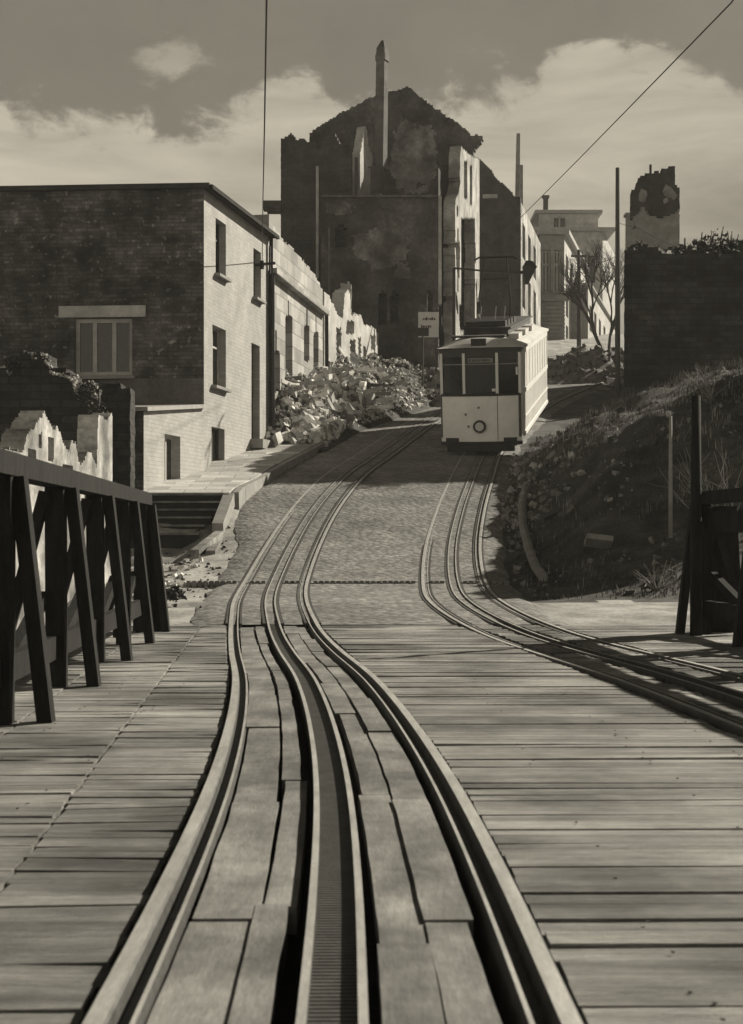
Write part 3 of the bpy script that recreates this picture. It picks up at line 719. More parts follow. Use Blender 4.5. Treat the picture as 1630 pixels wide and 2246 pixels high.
# sunlit street side
sp_ = [(998, 760), (999, 440), (1006, 425), (1010, 400), (1009, 345), (1012, 322), (1020, 330), (1030, 340), (1040, 345), (1062, 352), (1062, 760)]
sh = [(1018, 1025, 352, 436), (1030, 1036, 362, 450), (1012, 1042, 478, 725), (1001.5, 1005, 452, 475), (1003, 1006, 500, 540), (1003, 1006, 590, 640)]
SA, SB = XY(998, 64), XY(1052, 73)
m = MB(); m.cells(SA, SB, 8, 20.5, .11, .11, (-.5, .15, 0), lambda p, u: in_poly(proj(p)[0] + 1.3 * nz3(proj(p)[1] * .03), proj(p)[1], sp_) and not any(l <= proj(p)[0] <= r and t <= proj(p)[1] <= b for l, r, t, b in sh) and not (proj(p)[1] > 530 and nz3(p.x * 3, p.y * 1.2, p.z * .9) > .12)); m.build('street_wall', M['facade'], gr)
m = MB(); m.quad((SA.x - .7, SA.y + .3, 8), (SB.x - .75, SB.y + .2, 8), (SB.x - .75, SB.y + .2, 17), (SA.x - .7, SA.y + .3, 17)); m.build('inner_wall_or_backing', M['void'], gr)  # black sheet put behind the openings in place of interior shade
m = MB(); q = P(985, 560, 66); m.box((q.x, 66.2, q.z), (.55, .4, 8)); m.build('cross_wall', M['blackwall'], gr)

# ---- next block up the street
b2_ = thing('burnt_block', 'dark burnt-out block with collapsed roof slope, right behind the tram', 'ruin', (7, 85, 12))
ob = [(1046, 760), (1046, 345), (1058, 352), (1075, 372), (1090, 392), (1104, 405), (1118, 412), (1126, 430), (1142, 433), (1142, 760)]
m = MB(); m.cells(XY(1044, 85), XY(1142, 85), 11, 23.5, .09, .09, (.1, .6, 0), lambda p, u: in_poly(proj(p)[0] + 2 * nz3(proj(p)[1] * .1), proj(p)[1] + 3 * nz3(proj(p)[0] * .1), ob)); m.build('end_wall', M['soot'], b2_)
m = MB(); m.bar(P(1059, 431, 84.6), P(1091, 431, 84.6), .3, .2); m.build('ledge', M['plaster'], b2_)
A_, B_ = XY(1141, 85.2), XY(1186, 98)
def wins(A, B, pxs, zrows, w):
    o = []
    for px in pxs:
        u, _ = wall_uz(px, 600, A, B)
        for a, b in zrows: o.append((u - w / 2, u + w / 2, a, b))
    return o
ow = wins(A_, B_, (1149, 1161.5, 1173), ((11.6, 13.7), (14.4, 16.5), (17.3, 19.3)), 1.7)
m = MB(); pp = holed(m, A_, B_, 10.5, 20.3, ow, .35); m.build('street_wall', M['facade'], b2_)
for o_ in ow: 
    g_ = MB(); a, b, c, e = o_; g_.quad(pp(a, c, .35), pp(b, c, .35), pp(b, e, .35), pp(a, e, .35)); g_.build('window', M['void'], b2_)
m = MB(); m.bar(P(1135, 435, 86.5), P(1137, 293, 86.5), .26, .26, w2=.2); m.build('chimney', M['concrete'], b2_)
m = MB(); m.bar(P(1144, 470, 87.5), P(1144, 362, 87.5), .16, .2); m.build('pipe', M['concrete'], b2_)
m = MB(); m.quad((B_.x, B_.y, 10), (B_.x - 7, B_.y + 2, 10), (B_.x - 7, B_.y + 2, 20), (B_.x, B_.y, 20)); m.quad((A_.x - 2.6, 85.7, 10), (A_.x - 2.6, 99, 10), (A_.x - 2.6, 99, 19), (A_.x - 2.6, 85.7, 19)); m.build('rear_wall', M['soot'], b2_)

# ---- stuccoed house further up
h5 = thing('corner_house', 'stuccoed corner house with banded ground floor and one broad upper window, far up the street', 'house', XY(1186, 100).to_3d() + Vector((0, 0, 13)))
A5, B5, C5 = XY(1186, 100), XY(1238, 100), XY(1284, 114)
o5 = [opx(A5, B5, 1189, 1208, 548, 642), opx(A5, B5, 1214, 1232, 548, 642)]
m = MB(); pp = holed(m, A5, B5, 13.6, 21.3, o5, .3); m.build('end_wall', M['concrete'], h5)
for o_ in o5: window(h5, pp, o_, .3, (1, 1), 'frame', sill=False, fw=.12)
m = MB(); z = 13.7
while z < P(0, 665, 100).z: m.bar((A5.x, 99.95, z), (B5.x + .03, 99.95, z), .06, .2); z += .27
m.build('banded_base', M['concrete'], h5)
m = MB(); m.bar((A5.x, 99.85, P(0, 655, 100).z), (B5.x + .2, 99.85, P(0, 655, 100).z), .3, .4); m.build('string_course', M['concrete'], h5)
o6 = wins(B5, C5, (1244, 1254, 1264, 1274), ((13.6, 15.4), (16, 17.7), (18.4, 20.2)), 1.5)
m = MB(); pp = holed(m, B5, C5, 13, 21.3, o6, .3); m.build('street_wall', M['plaster'], h5)
for o_ in o6: window(h5, pp, o_, .3, (1, 1), 'frame_dark', sill=False, fw=.1)
m = MB(); c4 = [(A5.x - .2, A5.y - .3), (B5.x + .3, B5.y - .3), (C5.x + .3, C5.y), (C5.x - 5, C5.y + 1)]; m.hexa([(x, y, 21.3) for x, y in c4], [(x, y, 21.6) for x, y in c4]); m.build('roof', M['zinc'], h5)
m = MB(); m.quad((C5.x, C5.y, 13), (C5.x - 5, C5.y + 1, 13), (C5.x - 5, C5.y + 1, 21.3), (C5.x, C5.y, 21.3)); m.quad((C5.x - 5, C5.y + 1, 13), (A5.x, A5.y, 13), (A5.x, A5.y, 21.3), (C5.x - 5, C5.y + 1, 21.3)); m.build('rear_wall', M['concrete'], h5)

h6 = thing('attic_house', 'pale flat-topped house with recessed attic storey and chimney, highest on the street', 'house', XY(1250, 128).to_3d() + Vector((0, 0, 17)))
A6, B6, C6 = XY(1168, 128), XY(1322, 128), XY(1352, 140)
o7 = [opx(A6, B6, l, l + 16, 560, 620) for l in (1290,)]
m = MB(); pp = holed(m, A6, B6, 15, P(0, 508, 128).z, o7, .3); m.build('front_wall', M['plaster'], h6)
for o_ in o7: window(h6, pp, o_, .3, (1, 1), 'frame_dark', sill=False, fw=.1)
m = MB(); zt = P(0, 508, 128).z; holed(m, B6, C6, 15, zt, [], .3); m.quad((C6.x, C6.y, 15), (A6.x, C6.y, 15), (A6.x, C6.y, zt), (C6.x, C6.y, zt)); m.build('side_wall', M['plaster'], h6)
m = MB(); m.box(((A6.x + B6.x) / 2 + .3, 134, zt + .12), (B6.x - A6.x + 1.4, 13.2, .3)); m.build('cornice', M['zinc'], h6)
A7, B7 = XY(1182, 130), XY(1312, 130); z7 = P(0, 468, 130).z
o8 = [opx(A7, B7, 1215, 1226, 478, 504), opx(A7, B7, 1229, 1240, 478, 504)]
m = MB(); pp = holed(m, A7, B7, zt + .2, z7, o8, .3); m.quad((B7.x, 130, zt), (B7.x, 139, zt), (B7.x, 139, z7), (B7.x, 130, z7)); m.build('attic_wall', M['plaster'], h6)
for o_ in o8: window(h6, pp, o_, .3, (0, 0), 'frame_dark', sill=False, fw=.1)
m = MB(); m.box(((A7.x + B7.x) / 2, 134.5, z7 + .12), (B7.x - A7.x + .7, 9.6, .28)); m.build('roof', M['zinc'], h6)
m = MB(); m.bar(P(1197, 466, 131), P(1197, 432, 131), .4); m.box(P(1197, 432, 131), (.6, .6, .2)); m.build('chimney', M['soot'], h6)

h7 = thing('street_terrace', 'narrow sunlit house fronts seen edge-on beside the bare tree', 'houses', XY(1300, 106).to_3d() + Vector((0, 0, 14)))
A8, B8 = XY(1290, 104), XY(1350, 126)
o9 = wins(A8, B8, (1296, 1306, 1316, 1326, 1337), ((12.9, 14.4), (15.6, 17.4)), 1.7)
m = MB(); pp = holed(m, A8, B8, 12, 18.6, o9, .3); m.build('street_wall', M['plaster'], h7)
for o_ in o9: window(h7, pp, o_, .3, (0, 0), 'frame_dark', sill=False, fw=.1)
m = MB(); m.quad((A8.x - 5, A8.y + .5, 12), (A8.x, A8.y, 12), (A8.x, A8.y, 18.6), (A8.x - 5, A8.y + .5, 18.6)); m.build('end_wall', M['concrete'], h7)
m = MB(); c4 = [(A8.x - 5, A8.y + .3), (A8.x + .2, A8.y - .2), (B8.x + .2, B8.y), (B8.x - 5, B8.y)]; m.hexa([(x, y, 18.6) for x, y in c4], [(x, y, 18.72) for x, y in c4]); m.build('roof', M['zinc'], h7)

# ------------------------------------------------------------------ black building on the right and what stands on it
KA = Vector((7.28, 42.8)); KB = Vector((22, 42.8)); KD = Vector((16.5, 50.8))
bb = thing('windowless_ruin', 'windowless black ruin overgrown along its flat top, on the bank at the right', 'ruin', (7.28, 42.8, 5.5))
topb = lambda p, u: p.z < 9.24 + .3 * nz3(u * .9, 5) + .12 * nz3(u * 4)
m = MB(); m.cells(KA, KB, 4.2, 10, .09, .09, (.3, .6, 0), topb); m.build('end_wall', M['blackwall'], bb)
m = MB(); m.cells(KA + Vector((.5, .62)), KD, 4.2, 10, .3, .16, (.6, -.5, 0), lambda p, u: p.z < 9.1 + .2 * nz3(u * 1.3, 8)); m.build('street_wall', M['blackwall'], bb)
m = MB(); m.quad((KA.x + .7, KA.y + .5, 8.9), (KB.x, KB.y + .5, 8.9), (KB.x, 50, 9), (KD.x, 50, 9)); m.build('top_fill', M['bank'], bb)
m = MB(); m.cells((9.95, 58.5), (24, 58.5), 5, 12.6, .14, .14, (.2, .8, 0), lambda p, u: p.z < 12.0 + .25 * nz3(u * .9, 4)); m.hexa([(10.3, 59.32, 5), (16, 59.32, 5), (19, 67, 5), (13.3, 67, 5)], [(10.3, 59.32, 11.9), (16, 59.32, 11.9), (19, 67, 11.9), (13.3, 67, 11.9)]); m.build('hidden_shade_wing', M['blackwall'], bb)  # hidden wing, added to cast shade on the street beside the tram
tw = thing('ruined_tower', 'ragged tower stump with pale plaster below and charred top, above the black ruin', 'ruin', P(1440, 540, 57))
tp = [(1392, 545), (1393, 495), (1385, 462), (1384, 420), (1396, 415), (1397, 395), (1408, 388), (1424, 378), (1450, 376), (1452, 368), (1478, 367), (1483, 375), (1482, 402), (1488, 412), (1491, 440), (1489, 470), (1492, 545)]
sepy = lin([(1380, 475), (1397, 470), (1410, 452), (1425, 470), (1450, 478), (1475, 470), (1490, 455)])
inT = lambda p: in_poly(proj(p)[0] + 3 * nz3(p.z * 2) + 2.5 * nz3(p.z * 7, 2), proj(p)[1] + 4 * nz3(p.x * 3) + 2 * nz3(p.x * 9, 1), tp)
m = MB(); m.cells(XY(1380, 57), XY(1496, 57), 9, 15.5, .09, .09, (.1, .9, 0), lambda p, u: inT(p) and proj(p)[1] < sepy(proj(p)[0]) + 4 * nz3(u * 3)); m.build('charred_top', M['soot'], tw)
m = MB(); m.cells(XY(1380, 57.06), XY(1496, 57.06), 9, 15.5, .09, .09, (.1, .8, 0), lambda p, u: inT(p) and proj(p)[1] > sepy(proj(p)[0]) - 6 + 4 * nz3(u * 3)); m.build('plastered_shaft', M['concrete'], tw)
for px, py, s_ in ((1470, 425, .42), (1410, 432, .3), (1460, 440, .16)):
    m = MB(); r4 = random.Random(px); m.stone(P(px, py, 56.95), s_, r4); m.build('loose_block', M['concrete'], tw)
m = MB(); m.bar(P(1427, 380, 57.3), P(1427, 361, 57.3), .08); m.build('rod', M['black_iron'], tw)
m = MB(); q = P(1384, 505, 59); m.hexa([q + Vector((x, y, -2)) for x, y in ((-.2, -.2), (.2, -.2), (.2, .2), (-.2, .2))], [q + Vector((x, y, .58)) for x, y in ((-.18, -.2), (.18, -.2), (.18, .2), (-.18, .2))]); m.box(q + Vector((0, 0, .6)), (.5, .5, .1))
tag(m.build('chimney_stack', M['concrete'], base=q - Vector((0, 0, 1))), 'short grey chimney stack left of the ragged tower stump', 'chimney')

m = MB(); m.cells((9.05, 27.6), (9.05, 35.6), 2.5, 7, .12, .1, (.4, 0, 0), lambda p, u: p.z < 5.75 + .25 * nz3(u * 1.4, 2) + .12 * nz3(u * 4, 7))  # out-of-view wall, added to keep the right bank in shade
tag(m.build('shade_wall', M['brick'], base=(9.05, 31.5, 3.5)), 'unseen broken wall added on top of the right bank to shade it', 'wall')
# plants
def leafy(mb, c, rad, n, r, leaf=.09, squash=.7):
    for _ in range(n):
        while True:
            d = Vector((r.uniform(-1, 1), r.uniform(-1, 1), r.uniform(-1, 1)))
            if .1 < d.length < 1: break
        d = Vector((d.x * rad, d.y * rad, d.z * rad * squash)) * (.75 + .5 * nz3(d.x * 2 + c[0], d.y * 2, d.z * 2))
        p = Vector(c) + d; q = Quaternion((r.gauss(0, 1), r.gauss(0, 1), r.gauss(0, 1), r.gauss(0, 1))).normalized(); s_ = leaf * r.uniform(.5, 1.3)
        mb.quad(*(p + q @ Vector(v) * s_ for v in ((-1, 0, 0), (0, -.5, .1), (1, 0, 0), (0, .5, -.1))))
r5 = random.Random(21)
for i, (px, rad, sq) in enumerate(((1402, .35, .8), (1440, .3, .7), (1500, .45, .7), (1535, .5, .8), (1572, .7, .75), (1605, .6, .6), (1640, .6, .7), (1680, .6, .7))):
    q = P(px, 552, 43.0 + r5.uniform(0, 1.0)); q.z = 9.25 + rad * .3
    t = thing('bush', ('low scrubby bush on top of the black ruin, leftmost below the tower', 'small scrubby bush below the pale tower shaft on the black ruin', 'flat bush right of the tower stump on the black ruin', 'rounded bush second right of the tower on the black ruin',
                       'largest bush on top of the black ruin, well right of the tower', 'wide low bush at the right picture edge on the black ruin', 'bush on the black ruin cut by the right picture edge', 'bush on the black ruin just outside the right picture edge')[i], 'bush', q, 'bushes growing on the black ruin')
    m = MB(); leafy(m, q, rad, int(500 * rad), r5, .07, sq); m.build('foliage', M['bush'], t)
    m = MB()
    for k in range(5): m.tube([(q.x, q.y, 8.9), (q.x + r5.uniform(-.3, .3) * rad, q.y + r5.uniform(-.2, .2), q.z + r5.uniform(.2, .9) * rad)], .012, 4)
    m.build('stem', M['bark'], t)

def bare_tree(name, label, base, h, r, spread=.6, depth=7, rad=.16, m_='bark'):
    t = thing(name, label, 'tree', base); tr, cr = MB(), MB()
    def grow(p, d, ln, rd, k):
        pts = [p]; q = p
        for i in range(3):
            d = (d + Vector((r.gauss(0, .13), r.gauss(0, .13), r.gauss(.03, .1)))).normalized(); q = q + d * ln / 3; pts.append(q)
        (tr if k == 0 else cr).tube(pts, [rd * (1 - .12 * i) for i in range(4)], 6 if k < 2 else 4)
        if k < depth:
            for i in range(3 if k < 5 else 2):
                ax_ = Vector((r.gauss(0, 1), r.gauss(0, 1), r.gauss(0, .35))).normalized()
                grow(pts[-1] if i < 2 else pts[2], (d + ax_ * spread * r.uniform(.6, 1.2)).normalized(), ln * r.uniform(.6, .82), rd * .66, k + 1)
    grow(Vector(base), Vector((.03, 0, 1)), h * .36, rad, 0)
    tr.build('trunk', M[m_], t); cr.build('crown', M[m_], t); return t
bt = P(1322, 795, 82); bt.z = ground(bt.x, bt.y) - .2
bare_tree('bare_tree', 'leafless tree with the thicker trunk in front of the pale fronts far up the street', bt, 5.2, random.Random(5), spread=.34, rad=.13)
bt = P(1338, 790, 84); bt.z = ground(bt.x, bt.y) - .2
bare_tree('bare_tree', 'slimmer leafless tree just left of the tall wooden pole', bt, 5.2, random.Random(9), spread=.34, rad=.10)

# ------------------------------------------------------------------ poles and wires
def pole(label, px, top, bot, Y, w, cat='pole', name='utility_pole', arms=(), m_='pole'):
    a, b = P(px, bot, Y), P(px, top, Y); t = thing(name, label, cat, a)
    m = MB(); m.tube([a, a + (b - a) * .5, b], [w / 2, w * .46, w * .36], 10); m.build('shaft', M[m_], t, smooth=True)
    for (dz, ln) in arms:
        m = MB(); m.bar(b + Vector((-ln / 2, 0, -dz)), b + Vector((ln / 2, 0, -dz)), .08, .1); m.build('crossarm', M[m_], t)
        for s in (-1, 1):
            m = MB(); m.tube([b + Vector((s * ln * .42, 0, -dz + .05)), b + Vector((s * ln * .42, 0, -dz + .2))], .035, 8); m.build('insulator', M['concrete'], t)
    return t
pole('tall bare wooden pole at the left end of the black ruin', 1355, 368, 905, 52, .2)
pole('thin dark pole beside the bare tree, against the corner house', 1270, 548, 800, 84, .26, arms=((.35, .9),))
pole('dark square-cut post rising above the right bridge railing', 1527, 868, 1420, 15.7, .13, 'post', 'post', m_='rail_wood')
pole('thin pale stake standing on the right bank', 1471, 912, 1180, 24, .07, 'stake', 'stake', m_='concrete')

def wire(pts, label, r=.009, name='overhead_wire', sag=.15):
    f = []
    for i in range(len(pts) - 1):
        a, b = Vector(pts[i]), Vector(pts[i + 1])
        for k in range(8): f.append(a + (b - a) * k / 8 - Vector((0, 0, sag * math.sin(math.pi * k / 8) * min(1, (b - a).length / 20))))
    f.append(Vector(pts[-1])); m = MB(); m.tube(f, r, 6); o = m.build(name, M['wire'], base=f[0]); tag(o, label, 'wire'); return o
wire([P(597, -700, 8), P(585, 0, 15), P(577, 430, 33), P(575, 572, 41)], 'contact wire hanging over the left track down to the brick house', .011)
wire([P(2050, -700, 9), P(1605, 5, 15), P(1120, 499, 44.3)], 'contact wire slanting down from the upper right corner towards the tram', .008, sag=.02)
wire([P(1355, 560, 52), P(1290, 575, 70), P(1270, 572, 84)], 'thin span wire between the tall pole and the thin dark pole', .012)
wire([P(1355, 488, 52), P(1400, 500, 50), P(1480, 540, 46)], 'slack wire from the tall pole across the tower stump', .008)
# bracket on the brick house
t = thing('wall_bracket', 'black iron wire bracket on the far corner of the brick house', 'bracket', P(578, 580, 41))
m = MB(); m.bar(P(548, 582, 40.9), P(604, 577, 40.9), .05, .07); m.build('arm', M['black_iron'], t)
m = MB(); m.tube([P(592, 540, 40.9), P(592, 600, 40.9)], .03, 8); m.build('bar', M['black_iron'], t)
m = MB(); m.tube([P(575, 572, 40.9), P(575, 590, 40.9)], .06, 8); m.build('insulator', M['black_iron'], t)

# ------------------------------------------------------------------ tram
ty = 39.7; th_ = -R(10.6); pitch = math.atan(.185)
tram = thing('tram', 'pale mountain tram with roof gear coming down the right track', 'tram', (rx(ty), ty, zc(ty) + .03))
tram.rotation_euler = (pitch, 0, th_)
def tb(name, m_, mb, par=tram, smooth=False): return mb.build(name, M[m_], par, local=True, smooth=smooth)
TL = 10.0; hw = 1.08
def plan(y, k=1.0):   # half width with slightly tapered, bowed ends
    return hw * k
z0, zs_, zw, zr = .37, 1.62, 2.62, 2.84
fy = 0.0
# lower front apron (slightly bowed), 6 facets
def bow(x): return .16 * (x / hw) ** 2
def facets(mb, x0, x1, za, zb, n=6, dy=0, th=.05):
    for i in range(n):
        a = x0 + (x1 - x0) * i / n; b = x0 + (x1 - x0) * (i + 1) / n
        mb.hexa([(a, bow(a) + dy, za), (b, bow(b) + dy, za), (b, bow(b) + dy + th, za), (a, bow(a) + dy + th, za)], [(a, bow(a) + dy, zb), (b, bow(b) + dy, zb), (b, bow(b) + dy + th, zb), (a, bow(a) + dy + th, zb)])
m = MB(); facets(m, -hw, hw, z0, zs_ - .04, 12); tb('front_panel', 'cream', m)
m = MB(); facets(m, -hw - .01, hw + .01, z0 - .1, z0 - .004, 12, -.03, .1); tb('front_trim', 'black_iron', m)
m = MB(); facets(m, -hw, hw, zs_ - .035, zs_ + .03, 12, -.02, .08); tb('window_ledge', 'black_iron', m)
m = MB(); m.box((.45, bow(.45) - .003, (z0 + zs_) / 2), (.014, .012, zs_ - z0 - .1)); m.box((-hw + .02, bow(hw) - .006, 1.03), (.035, .02, 1.1)); m.box((hw - .05, bow(hw) - .012, 1.03), (.08, .02, 1.1)); tb('panel_seam', 'rail_side', m)
for x in (-hw + .035, -.43, .45, hw - .04):
    m = MB(); w_ = .07; m.box((x, bow(x) + .02, (zs_ + zw) / 2 + .05), (w_, .07, zw - zs_ + .1)); tb('window_pillar', 'white_paint', m)
for a, b in ((-hw + .07, -.465), (-.395, .415), (.485, hw - .075)):
    m = MB(); m.hexa([(a, bow(a) + .05, zs_ + .03), (b, bow(b) + .05, zs_ + .03), (b, bow(b) + .06, zs_ + .03), (a, bow(a) + .06, zs_ + .03)], [(a, bow(a) + .05, zw), (b, bow(b) + .05, zw), (b, bow(b) + .06, zw), (a, bow(a) + .06, zw)])
    wn = tb('front_window', 'glass', m)
    m = MB(); zt_ = zw - .21; m.hexa([(a, bow(a) + .03, zt_), (b, bow(b) + .03, zt_), (b, bow(b) + .049, zt_), (a, bow(a) + .049, zt_)], [(a, bow(a) + .03, zt_ + .025), (b, bow(b) + .03, zt_ + .025), (b, bow(b) + .049, zt_ + .025), (a, bow(a) + .049, zt_ + .025)]); tb('glazing_bar', 'grey_paint', m, wn)
m = MB(); facets(m, -hw, hw, zw + .003, zr, 12); tb('letterboard', 'frame_dark', m)
m = MB(); m.box((.02, .012, zw - .09), (.66, .02, .12)); sg = tb('destination_sign', 'grey_paint', m)
m = MB(); r6 = random.Random(2); x = -.26
while x < .28: w_ = r6.uniform(.02, .045); m.box((x, -.001, zw - .09), (w_, .004, r6.uniform(.05, .075))); x += w_ + .018
tb('lettering', 'frame_dark', m, sg)
m = MB(); m.disc((-.03, .02, .78), (0, -1, 0), .17, .09, 24); hl = tb('headlight', 'black_iron', m, smooth=False)
m = MB(); m.disc((-.03, -.07, .78), (0, -1, 0), .115, .02, 24); tb('lens', 'lens', m, hl)
m = MB(); m.disc((-.03, -.06, .78), (0, -1, 0), .15, .02, 24); tb('rim', 'frame_dark', m, hl)
for x, z in ((-.05, 1.28), (-.4, 1.1), (-.33, .78)):
    m = MB(); m.disc((x, bow(x) + .01, z), (0, -1, 0), .034, .03, 12); tb('marker_lamp', 'grey_paint', m)
m = MB(); m.box((.36, .03, zs_ + .12), (.09, .04, .07)); tb('tail_lamp', 'white_paint', m)
m = MB(); m.box((.98, -.02, zs_ + .62), (.05, .04, .2)); tb('mirror', 'white_paint', m)
# sides
for s in (-1, 1):
    X = s * hw
    m = MB(); m.box((X, .16 + .33, 1.62), (.05, .34, 2.2)); m.box((X, .55 + TL / 2, .92), (.05, TL - .8, .06)); tb('corner_post', 'white_paint', m)
    m = MB(); m.box((X - s * .01, TL / 2 + .4, 1.03), (.04, TL - .6, 1.08))
    for i in range(34): m.box((X + s * .012, .9 + i * .27, 1.05), (.014, .03, .98))
    tb('side_panel', 'cream', m)
    m = MB(); m.box((X + s * .012, TL / 2 + .4, 1.64), (.05, TL - .6, .12)); m.box((X + s * .012, TL / 2 + .4, .48), (.05, TL - .6, .1)); tb('belt_rail', 'white_paint', m)
    m = MB(); m.box((X, TL / 2 + .4, 2.74), (.06, TL - .6, .2)); tb('cant_rail', 'white_paint', m)
    for i in range(9):
        y = .95 + i * 1.02
        m = MB(); m.box((X, y + .98 - .06, 2.15), (.05, .14, .96)); tb('side_pillar', 'white_paint', m)
        m = MB(); m.box((X - s * .012, y + .42, 2.17), (.02, .9, .94)); w_ = tb('side_window', 'glass', m)
        m = MB()
        for k in range(9): m.box((X + s * .006, y + .02 + k * .1, 2.17), (.012, .07, .9))
        tb('louvre', 'cream', m, w_)
    m = MB(); m.box((X - s * .01, .82, 1.9), (.02, .2, 1.5)); tb('door_window', 'glass', m)
m = MB(); m.box((0, TL + .1, 1.6), (2 * hw, .06, 2.4)); tb('rear_panel', 'cream', m)
m = MB(); m.box((0, TL / 2 + .1, .5), (2 * hw - .12, TL - .3, .08)); m.box((0, TL / 2, .3), (1.5, TL - 3, .3)); m.box((0, .2, .36), (1.9, .3, .22)); tb('underframe', 'black_iron', m)
for y in (2.6, 4.6, 7.2):
    for s in (-1, 1):
        m = MB(); m.disc((s * .45, y, .33), (s, 0, 0), .33, .1, 20); tb('wheel', 'rail_side', m)
m = MB(); m.bar((-.9, -.05, .2), (.9, -.05, .2), .06, .16); tb('fender', 'black_iron', m)
# inside
m = MB(); m.box((0, TL / 2 + .5, 1.2), (2 * hw - .2, TL - 1.2, 1.4)); m.box((0, 1.2, 1.9), (1.9, .05, 1.4)); tb('interior', 'void', m)
# roof: shallow arch, slightly overhanging, turned down at the front
m = MB(); na = 14; rows = [(-.1, .0), (.12, .10), (.45, .2), (.95, .25), (TL - .4, .25), (TL + .25, 0)]
for y, hgt in rows:
    for i in range(na + 1):
        q = -1 + 2 * i / na; m.v.append(Vector((q * (hw + .07), y + (bow(q * hw) if y < .5 else 0), zr + .01 + (hgt + .02) * (1 - abs(q) ** 2.4) )))
for j in range(len(rows) - 1):
    for i in range(na): a = j * (na + 1) + i; m.f.append((a, a + 1, a + na + 2, a + na + 1))
n0 = len(m.v)
for y, hgt in rows:
    for i in (0, na): q = -1 + 2 * i / na; m.v.append(Vector((q * (hw + .07), y + (bow(hw) if y < .5 else 0), zr - .05)))
for j in range(len(rows) - 1):
    a = j * (na + 1); b = a + na + 1; c = n0 + 2 * j; m.f.append((a, b, c + 2, c)); m.f.append((a + na, c + 1, c + 3, b + na))
rf = tb('roof', 'canvas', m)
m = MB(); m.box((0, TL / 2 + .7, zr + .33), (1.2, TL - 2.2, .2)); m.box((0, TL / 2 + .7, zr + .45), (1.36, TL - 2.1, .045)); tb('clerestory', 'roof', m, rf)
m = MB(); m.box((-.12, .98, zr + .275), (1.45, .42, .05)); tb('roof_mat', 'roof', m, rf)
m = MB(); m.box((-.02, .06, zr + .13), (.4, .14, .26)); tb('route_box', 'black_iron', m)
m = MB()
for i in range(4): m.box((-.05, 2.4 + i * .9, zr + .55), (1.1, .55, .16))
tb('resistor_box', 'black_iron', m, rf)
for i, y in enumerate((1.9, 4.2, 6.6)):
    m = MB(); m.box((.8, y, zr + .24), (.26, 1.2, .14)); tb('roof_vent', 'canvas', m, rf)
# bow collector
m = MB(); yb = 4.6
for s in (-.42, .42): m.tube([(s * .9, yb, zr + .38), (s * 1.1, yb - .35, zr + 1.2), (s * .75, yb + .2, zr + 2.35)], .022, 6)
m.tube([(-.4, yb - .02, zr + 1.75), (.4, yb - .02, zr + 1.75)], .016, 6)
cl = tb('bow_collector', 'black_iron', m)
m = MB(); m.tube([(-.62, yb + .2, zr + 2.3), (-.5, yb + .2, zr + 2.37), (.5, yb + .2, zr + 2.37), (.62, yb + .2, zr + 2.3)], .03, 6); tb('contact_strip', 'black_iron', m, cl)
for s in (-.32, .1, .36):
    m = MB(); m.tube([(s, 3.1, zr + .5), (s + .05, 3.15, zr + 1.0)], .012, 5); tb('roof_rod', 'zinc', m, rf)
# signal lamp on a long bracket above the tram
t = thing('lamp_bracket', 'black lamp on a long iron arm hanging above the tram', 'lamp', P(1150, 600, 62))
m = MB(); m.bar(P(996, 588, 62), P(1062, 594, 62), .06, .07); m.bar(P(1062, 594, 62), P(1160, 598, 62), .09, .12); m.build('arm', M['black_iron'], t)
m = MB(); q = P(1159, 590, 61.8)
m.hexa([q + Vector(v) for v in ((-.18, -.15, -.62), (.0, -.15, -.62), (.0, .15, -.62), (-.18, .15, -.62))], [q + Vector(v) for v in ((-.22, -.25, .1), (.32, -.25, .05), (.32, .25, .05), (-.22, .25, .1))]); m.build('lamp_housing', M['black_iron'], t)
m = MB(); m.hexa([q + Vector(v) for v in ((-.24, -.28, .1), (.34, -.28, .05), (.34, .28, .05), (-.24, .28, .1))], [q + Vector(v) for v in ((-.1, -.12, .34), (.16, -.12, .32), (.16, .12, .32), (-.1, .12, .34))]); m.build('hood', M['black_iron'], t)
m = MB(); m.tube([P(996, 588, 62), P(996, 800, 62)], .07, 8); m.build('mast', M['black_iron'], t)

# signs in front of the great ruin
t = thing('sign_board', 'white notice board with two lines of dark lettering, in front of the great ruin', 'sign', P(941, 742, 58))
q = P(940, 712, 58); m = MB(); m.box(q, (.8, .05, .98)); m.build('board', M['sign'], t)
m = MB(); r7 = random.Random(4)
for dz, x0, x1 in ((.22, -.2, .3), (-.08, -.26, .12)):
    x = x0
    while x < x1: w_ = r7.uniform(.03, .07); m.box(q + Vector((x, -.03, dz + r7.uniform(-.01, .01))), (w_, .012, r7.uniform(.06, .13))); x += w_ + .025
m.build('lettering', M['black_iron'], t)
for s in (-.3, .3):
    m = MB(); m.bar(q + Vector((s, .06, -2)), q + Vector((s, .06, .4)), .06); m.build('post', M['pole'], t)
t = thing('stop_sign', 'small dark plate on a thin post left of the tram', 'sign', P(928, 838, 54))
m = MB(); m.box(P(928, 728, 54), (.42, .04, .3)); m.build('plate', M['black_iron'], t)
m = MB(); m.tube([P(928, 842, 54.05), P(928, 722, 54.05)], .03, 8); m.build('post', M['pole'], t)

